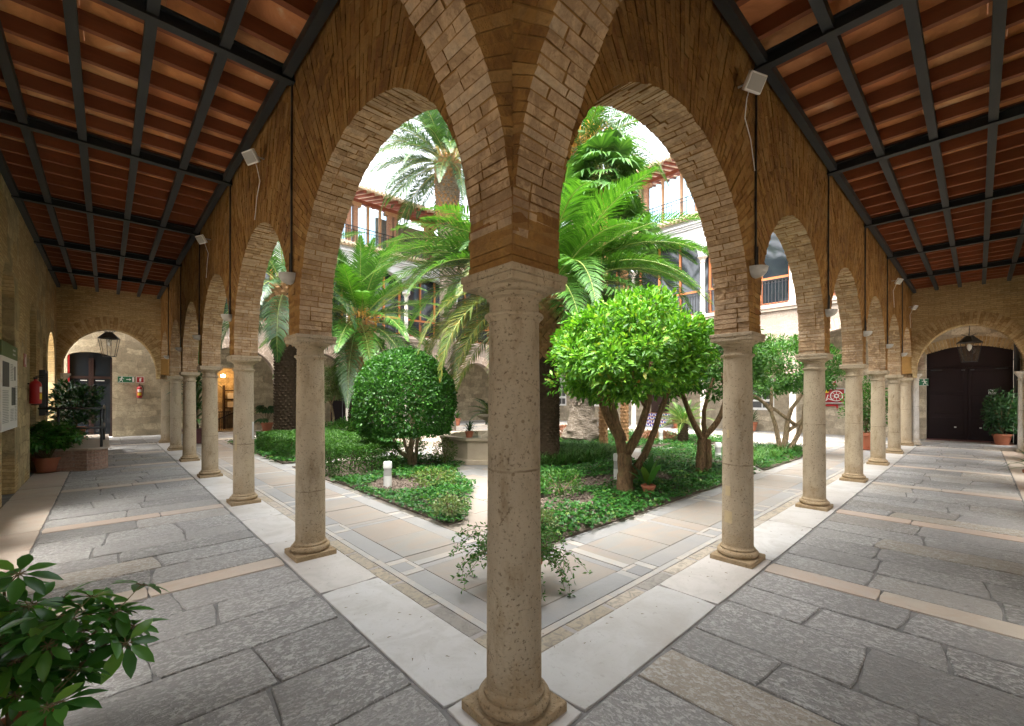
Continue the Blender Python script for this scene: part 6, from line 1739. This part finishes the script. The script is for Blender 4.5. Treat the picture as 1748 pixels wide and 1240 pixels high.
# ---- pots
def pot(t, r, h, mat='terracotta', saucer=True, z0=0):
    b = MB()
    if saucer: b.lathe([(r*.8, z0), (r*1.15, z0 + .035), (r*1.1, z0 + .04), (r*.8, z0 + .015)], 24)
    b.lathe([(r*.68, z0 + .02), (r*.95, z0 + h*.82), (r*1.06, z0 + h*.83), (r*1.08, z0 + h*.98), (r*1.0, z0 + h), (r*.92, z0 + h*.97), (r*.9, z0 + h*.9)], 24)
    b.build('pot', M[mat], t, smooth=True, angle=40)
    b = MB(); b.lathe([(r*.9, z0 + h*.88), (.001, z0 + h*.9)], 16, cap=False); b.build('potting_soil', M['soil'], t)
def schefflera(label, loc, nstem, H, spread, seed, leaf=.13, pot_r=.2, pot_h=.32, reach=None, name='umbrella_plant'):
    g = random.Random(seed); rs = np.random.RandomState(seed); t = thing(name, label, 'potted plant', loc, 0, 'glossy umbrella plants in pots')
    pot(t, pot_r, pot_h); b = MB(); P, D, Nn, L = [], [], [], []
    def whorl(c, ax, s):
        ax = Vector(ax).normalized(); a = ax.cross(Vector((0,0,1)));
        a = a.normalized() if a.length > .1 else Vector((1,0,0)); w = ax.cross(a); n = g.choice([6, 7, 7, 8]); off = g.uniform(0, 6)
        for k in range(n):
            an = off + 2*PI*k/n; d = (a*math.cos(an) + w*math.sin(an))*1 + ax*.25 + Vector((0,0,-.25)); d.normalize()
            p0 = c + d*.02; P.append(c + d*s*.18); D.append(d); Nn.append(ax + Vector((0,0,.3))); L.append(s*g.uniform(.8, 1.1))
            b.tube([c, c + d*s*.2], .0025, 4, cap=False)
    for i in range(nstem):
        a = 2.4*i + g.uniform(-.3, .3); f = g.uniform(.15, 1); q = spread*f
        top = Vector((q*math.cos(a), q*math.sin(a), pot_h + (H - pot_h)*(1 - .55*f*f)*g.uniform(.8, 1.05)))
        base = Vector((.05*math.cos(a), .05*math.sin(a), pot_h*.9)); mid = base.lerp(top, .5) + Vector((0, 0, .08))
        b.tube([base, mid, top], [.010, .008, .005], 6)
        for k in range(g.choice([5, 6, 7])):
            fr = .35 + .65*k/6; c = base.lerp(mid, fr*2) if fr < .5 else mid.lerp(top, (fr - .5)*2)
            an = g.uniform(0, 2*PI); d = Vector((math.cos(an), math.sin(an), g.uniform(.1, .8))).normalized(); ln = g.uniform(.09, .17)*leaf/.13
            e = c + d*ln; b.tube([c, e], .003, 4, cap=False); whorl(e, (d + Vector((0,0,.7))).normalized(), leaf*g.uniform(.8, 1.1))
        whorl(top, (0,0,1), leaf)
    leaves('foliage', np.array(P), np.array(D), np.array(Nn), np.array(L), np.array(L)*.42, M['schefflera_leaf'], t, fold=.12, curl=.22, fine=True)
    b.build('stems', M['twig'], t); return t
schefflera('umbrella plant with glossy dark leaves close by at the lower left edge', tuple(spot(30, 1.95)), 11, .82, .42, 5, .13, .14, .22)
schefflera('bushy umbrella plant in a terracotta pot with saucer before the brick landing', tuple(floor_at(82, 806)), 64, 1.12, .70, 6, .13, .24, .34)
def leafy_pot(label, loc, r, h, pr, ph, n, mat, seed, size=.09, name='potted_bush', potmat='terracotta', wm=.5, up=.3):
    rs = np.random.RandomState(seed); g = random.Random(seed); t = thing(name, label, 'potted plant', loc, 0, 'pot plants around the court'); pot(t, pr, ph, potmat)
    u = rsphere(n, rs); q = rs.uniform(.2, 1, n)**.6; lob = 1 + .25*np.sin(u[:,0]*5 + seed)*np.cos(u[:,2]*4 + seed)
    P = u*(q*lob)[:,None]*np.array([r, r, h/2]) + np.array([0, 0, ph + h/2]); D = u + rs.normal(0, .6, (n, 3)); D[:,2] += up
    leaves('foliage', P, D, rsphere(n, rs) + np.array([0,0,1.]), size*rs.uniform(.6, 1.3, n), size*wm, M[mat], t)
    b = MB()
    for k in range(7):
        a = g.uniform(0, 2*PI); b.tube([(0,0,ph*.9), (r*.3*math.cos(a), r*.3*math.sin(a), ph + h*.4), (r*.6*math.cos(a), r*.6*math.sin(a), ph + h*.8)], [.014, .01, .005], 5)
    b.build('stems', M['twig'], t); return t
leafy_pot('leafy bush in a big terracotta pot between the third and fourth right columns', (16.4, .75, 0), .62, 1.7, .34, .55, 2600, 'hedge_leaf', 11, .1)
leafy_pot('dark leafy ficus in a terracotta pot right of the dark double door', (21.3, -2.3, 0), .45, 1.5, .24, .4, 1100, 'dark_plant_leaf', 12, .14)
leafy_pot('dark weeping fig in a pot on the landing behind the steel rail', (-2.25, 15.6, .515), .55, 1.25, .22, .34, 1300, 'dark_plant_leaf', 13, .13)
leafy_pot('bush in a pot on the fountain water ledge', tuple(FC + _d*-.2 + _r*.2 + Vector((0,0,.56))), .35, .5, .16, .2, 500, 'ivy_leaf', 14, .08)
def strap_pot(label, loc, n, L, pr, ph, mat, seed, z=None, w=.04, droop=1.2, name='potted_spiky_plant', stems=1, sh=0, potmat='terracotta', lo=.1):
    g = random.Random(seed); t = thing(name, label, 'potted plant', loc, 0, 'pot plants around the court'); pot(t, pr, ph, potmat, saucer=False)
    V, F = [], []
    for s in range(stems):
        a0 = 2.4*s; bx, by = (.12*math.cos(a0), .12*math.sin(a0)) if stems > 1 else (0, 0); hs = ph + sh*(1 - .28*s)
        for i in range(n):
            f = (i+.5)/n; az = i*2.39996; el = 1.45 - (1.45 - lo)*f + g.uniform(-.1, .1); l = L*g.uniform(.75, 1.1); p = Vector((bx, by, hs - sh*.45*f)); sd = Vector((-math.sin(az), math.cos(az), 0)); k0 = len(V)
            for k in range(6):
                q = k/5; e = el - droop*q*q; wd = w*(.6 + .8*math.sin(min(q*1.1, 1)*PI)**.7 if q < .95 else .08)/2; V += [tuple(p - sd*wd), tuple(p + sd*wd)]; p = p + Vector((math.cos(az)*math.cos(e), math.sin(az)*math.cos(e), math.sin(e)))*l/5
            for k in range(5): F.append((k0+2*k, k0+2*k+1, k0+2*k+3, k0+2*k+2))
    npmesh('foliage', np.array(V), np.array(F), M[mat], t)
    if sh > 0:
        b = MB()
        for s in range(stems):
            a0 = 2.4*s; b.tube([(.08*math.cos(a0), .08*math.sin(a0), ph*.85), (.12*math.cos(a0), .12*math.sin(a0), ph + sh*(1-.28*s))], [.05, .035], 8)
        b.build('stem', M['pale_bark'], t)
    return t
strap_pot('tall dracaena with long strap leaves in a purple pot among the left columns', (.72, 17.7, 0), 46, 1.0, .36, .55, 'palm_leaf', 15, w=.075, droop=1.7, stems=3, sh=2.7, potmat='purple_pot', name='potted_dracaena')
strap_pot('terracotta pot of thin leaves on the fountain rim', tuple(FC - _d*1.24 + _r*-.5 + Vector((0,0,.66))), 40, .34, .11, .18, 'dark_plant_leaf', 16, w=.02, droop=1.6)
strap_pot('small terracotta pot with broad upright leaves in front of the orange tree trunk', (4.97, 2.02, .04), 10, .5, .11, .2, 'ivy_leaf', 17, w=.09, droop=.5, lo=.7)
strap_pot('spiky dark plant in a terracotta pot at the foot of the far right wall', (21.2, 5.75, .03), 40, .75, .25, .45, 'dark_plant_leaf', 18, w=.04)
strap_pot('terracotta pot with a small plant before the arched glass door', (13.1, 18.7, .04), 26, .55, .22, .42, 'palm_leaf', 19, w=.05, lo=.4)
strap_pot('arching pot plant at the right edge of the right gallery', (10.95, -2.5, 0), 46, .62, .2, .34, 'palm_leaf', 23, w=.03, droop=1.5)
cycad('cycad in a terracotta pot by the far right wall left of the steps', (20.7, 9.2, .03), .5, .75, 22, 65, 'palm_leaf', trunk=False); 
for o in [x for x in bpy.data.objects if x.name.startswith('cycad') and x.get('label', '').startswith('cycad in a terracotta')]: pot(o, .3, .5)
cycad('small cycad spreading from the pedestal bowl of the fountain', tuple(FC + Vector((0,0,1.16))), .06, .7, 18, 66, 'blue_palm_leaf', trunk=False, lo=.2)
# monsteras by the far left wall
def monstera(label, loc, n, L, seed):
    g = random.Random(seed); rs = np.random.RandomState(seed); t = thing('potted_monstera', label, 'potted plant', loc, 0, 'pot plants around the court'); pot(t, .26, .42)
    P, D, Nn = [], [], []; b = MB()
    for i in range(n):
        a = i*2.4; q = g.uniform(.15, .75); e = Vector((q*math.cos(a), q*math.sin(a), .42 + g.uniform(.15, .85))); b.tube([(0,0,.38), (e.x*.4, e.y*.4, e.z*.9), e], .012, 5)
        for k in range(7):
            an = a + (k - 3)*.42; P.append(e); D.append(Vector((math.cos(an), math.sin(an), -.35))); Nn.append(Vector((math.cos(a)*.5, math.sin(a)*.5, 1)))
    leaves('foliage', np.array(P), np.array(D), np.array(Nn), L*rs.uniform(.8, 1.1, len(P)), L*.42, M['dark_plant_leaf'], t, fine=True, curl=.2); b.build('stems', M['twig'], t)
monstera('monstera in a terracotta pot by the far left rubble wall', (4.1, 21.9, .026), 11, .38, 24)
monstera('smaller monstera right of the first one by the far left rubble wall', (5.6, 22.2, .026), 9, .40, 25)
# trailing plant in a pot behind the corner column
g = random.Random(77); t = thing('trailing_pot_plant', 'trailing pomegranate like plant in a terracotta pot right behind the corner column', 'potted plant', tuple(spot(879, 3.86)))
pot(t, .235, .30, saucer=False); b = MB(); P, D = [], []
for i in range(54):
    side = g.choice([-1, 1]); a = (YAW - PI/2 if side > 0 else YAW + PI/2) + g.gauss(0, .75); L = g.uniform(.25, .62); p = Vector((.05*math.cos(a), .05*math.sin(a), .28)); el = g.uniform(.3, 1.25); pts = [p.copy()]
    for k in range(9):
        e = el - (k/8)*g.uniform(1.2, 2.0)*(1.3 if L > .45 else .8); p = p + Vector((math.cos(a)*math.cos(e), math.sin(a)*math.cos(e), math.sin(e)))*L/9*1.15; a += g.uniform(-.12, .12)
        if p.z < .02: p.z = .02
        pts.append(p.copy())
        for m in range(5): P.append(p + Vector((g.uniform(-.02,.02), g.uniform(-.02,.02), g.uniform(-.02,.02)))); D.append(Vector((g.uniform(-1,1), g.uniform(-1,1), g.uniform(-.6,.8))))
    b.tube(pts, [.004 - .0003*k for k in range(10)], 4)
n = len(P); leaves('foliage', np.array(P), np.array(D), rsphere(n) + np.array([0,0,.8]), nrng.uniform(.03, .055, n), .018, M['grass_leaf'], t); b.build('stems', M['twig'], t)
# clods on the bare soil, dry bits on the paving
b = MB(); g = random.Random(12)
def lump(b, x, y, z, s):
    nn = len(b.v)
    for d in ((1,0,0),(0,1,0),(-1,0,0),(0,-1,0),(0,0,1),(0,0,-1)): b.v.append((x + d[0]*s*g.uniform(.6,1.3), y + d[1]*s*g.uniform(.6,1.3), z + d[2]*s*g.uniform(.5,1)))
    for f in ((0,1,4),(1,2,4),(2,3,4),(3,0,4),(1,0,5),(2,1,5),(3,2,5),(0,3,5)): b.f.append(tuple(nn+i for i in f)); b.m.append(0)
for (cx, cy, rx, ry) in ((3.6, 2.75, .8, .55), (5.3, 3.35, 1.05, .45), (6.3, 2.75, .75, .5), (2.35, 5.7, .55, .8), (4.3, 3.3, .45, .35)):
    for i in range(int(900*rx*ry)):
        a = g.uniform(0, 2*PI); q = math.sqrt(g.uniform(0, 1)); lump(b, cx + rx*q*math.cos(a), cy + ry*q*math.sin(a), .05, g.uniform(.006, .03))
o = b.build('soil_clods', M['soil'], recalc=False); o['kind'] = 'stuff'
b = MB()
for i in range(130):
    k = g.random(); u = g.uniform(.3, 6)
    p = mapL(u, g.uniform(-.25, .4), 0) if k < .5 else mapR(u, g.uniform(-.25, .4), 0)
    a = g.uniform(0, 6.28); l = g.uniform(.008, .032); z = .008
    b.quad([(p[0], p[1], z), (p[0] + l*math.cos(a) , p[1] + l*math.sin(a), z + .003), (p[0] + l*1.3*math.cos(a + .3), p[1] + l*1.3*math.sin(a + .3), z + .002), (p[0] + l*.6*math.cos(a + .25), p[1] + l*.6*math.sin(a + .25), z)])
o = b.build('dry_leaf_litter', M['twig'], recalc=False); o['kind'] = 'stuff'
# ---------------------------------------------------------------- camera and light
sc = bpy.context.scene
cam = bpy.data.objects.new('camera', bpy.data.cameras.new('camera')); C.objects.link(cam)
cam.location = CAM; cam.rotation_euler = (PI/2, 0, YAW - PI/2)
cam.data.sensor_fit = 'HORIZONTAL'; cam.data.sensor_width = 36
cam.data.lens = 36 * FPX / 1748
cam.data.shift_x = 0
cam.data.shift_y = (CYP - 620) / 1748
cam.data.clip_start = .05; cam.data.clip_end = 500
sc.camera = cam
w = bpy.data.worlds.new('World'); sc.world = w; w.use_nodes = True
nt = w.node_tree; bg = nt.nodes['Background']
sky = nt.nodes.new('ShaderNodeTexSky'); sky.sky_type = 'NISHITA'; sky.sun_disc = False
SUN_EL, SUN_AZ = R(70), R(200)      # azimuth of where the sun stands, from +x towards +y
sky.sun_elevation = SUN_EL; sky.sun_rotation = PI/2 - SUN_AZ
sky.air_density = 1.0; sky.dust_density = 6.0; sky.ozone_density = 1.0
hsv = nt.nodes.new('ShaderNodeHueSaturation'); hsv.inputs['Saturation'].default_value = .25     # thin white cloud
nt.links.new(sky.outputs[0], hsv.inputs['Color']); nt.links.new(hsv.outputs[0], bg.inputs[0]); bg.inputs[1].default_value = .15
sd = bpy.data.lights.new('sun', 'SUN'); sd.energy = 1.0; sd.angle = R(60); sd.color = (1, .96, .9)
so = bpy.data.objects.new('sun', sd); C.objects.link(so)
dirv = Vector((math.cos(SUN_AZ) * math.cos(SUN_EL), math.sin(SUN_AZ) * math.cos(SUN_EL), math.sin(SUN_EL)))
so.rotation_euler = dirv.to_track_quat('Z', 'Y').to_euler(); so.location = (5, 5, 30)
sc.view_settings.view_transform = 'Standard'; sc.view_settings.look = 'None'
sc.view_settings.exposure = 3.1; sc.view_settings.gamma = 1
sc.render.engine = 'CYCLES'
cy = sc.cycles
cy.use_denoising = True
try: cy.denoiser = 'OPENIMAGEDENOISE'
except Exception: pass
cy.max_bounces = 10; cy.diffuse_bounces = 7; cy.glossy_bounces = 3; cy.transmission_bounces = 6; cy.transparent_max_bounces = 12
cy.sample_clamp_indirect = 8
cy.use_adaptive_sampling = True; cy.adaptive_threshold = .02
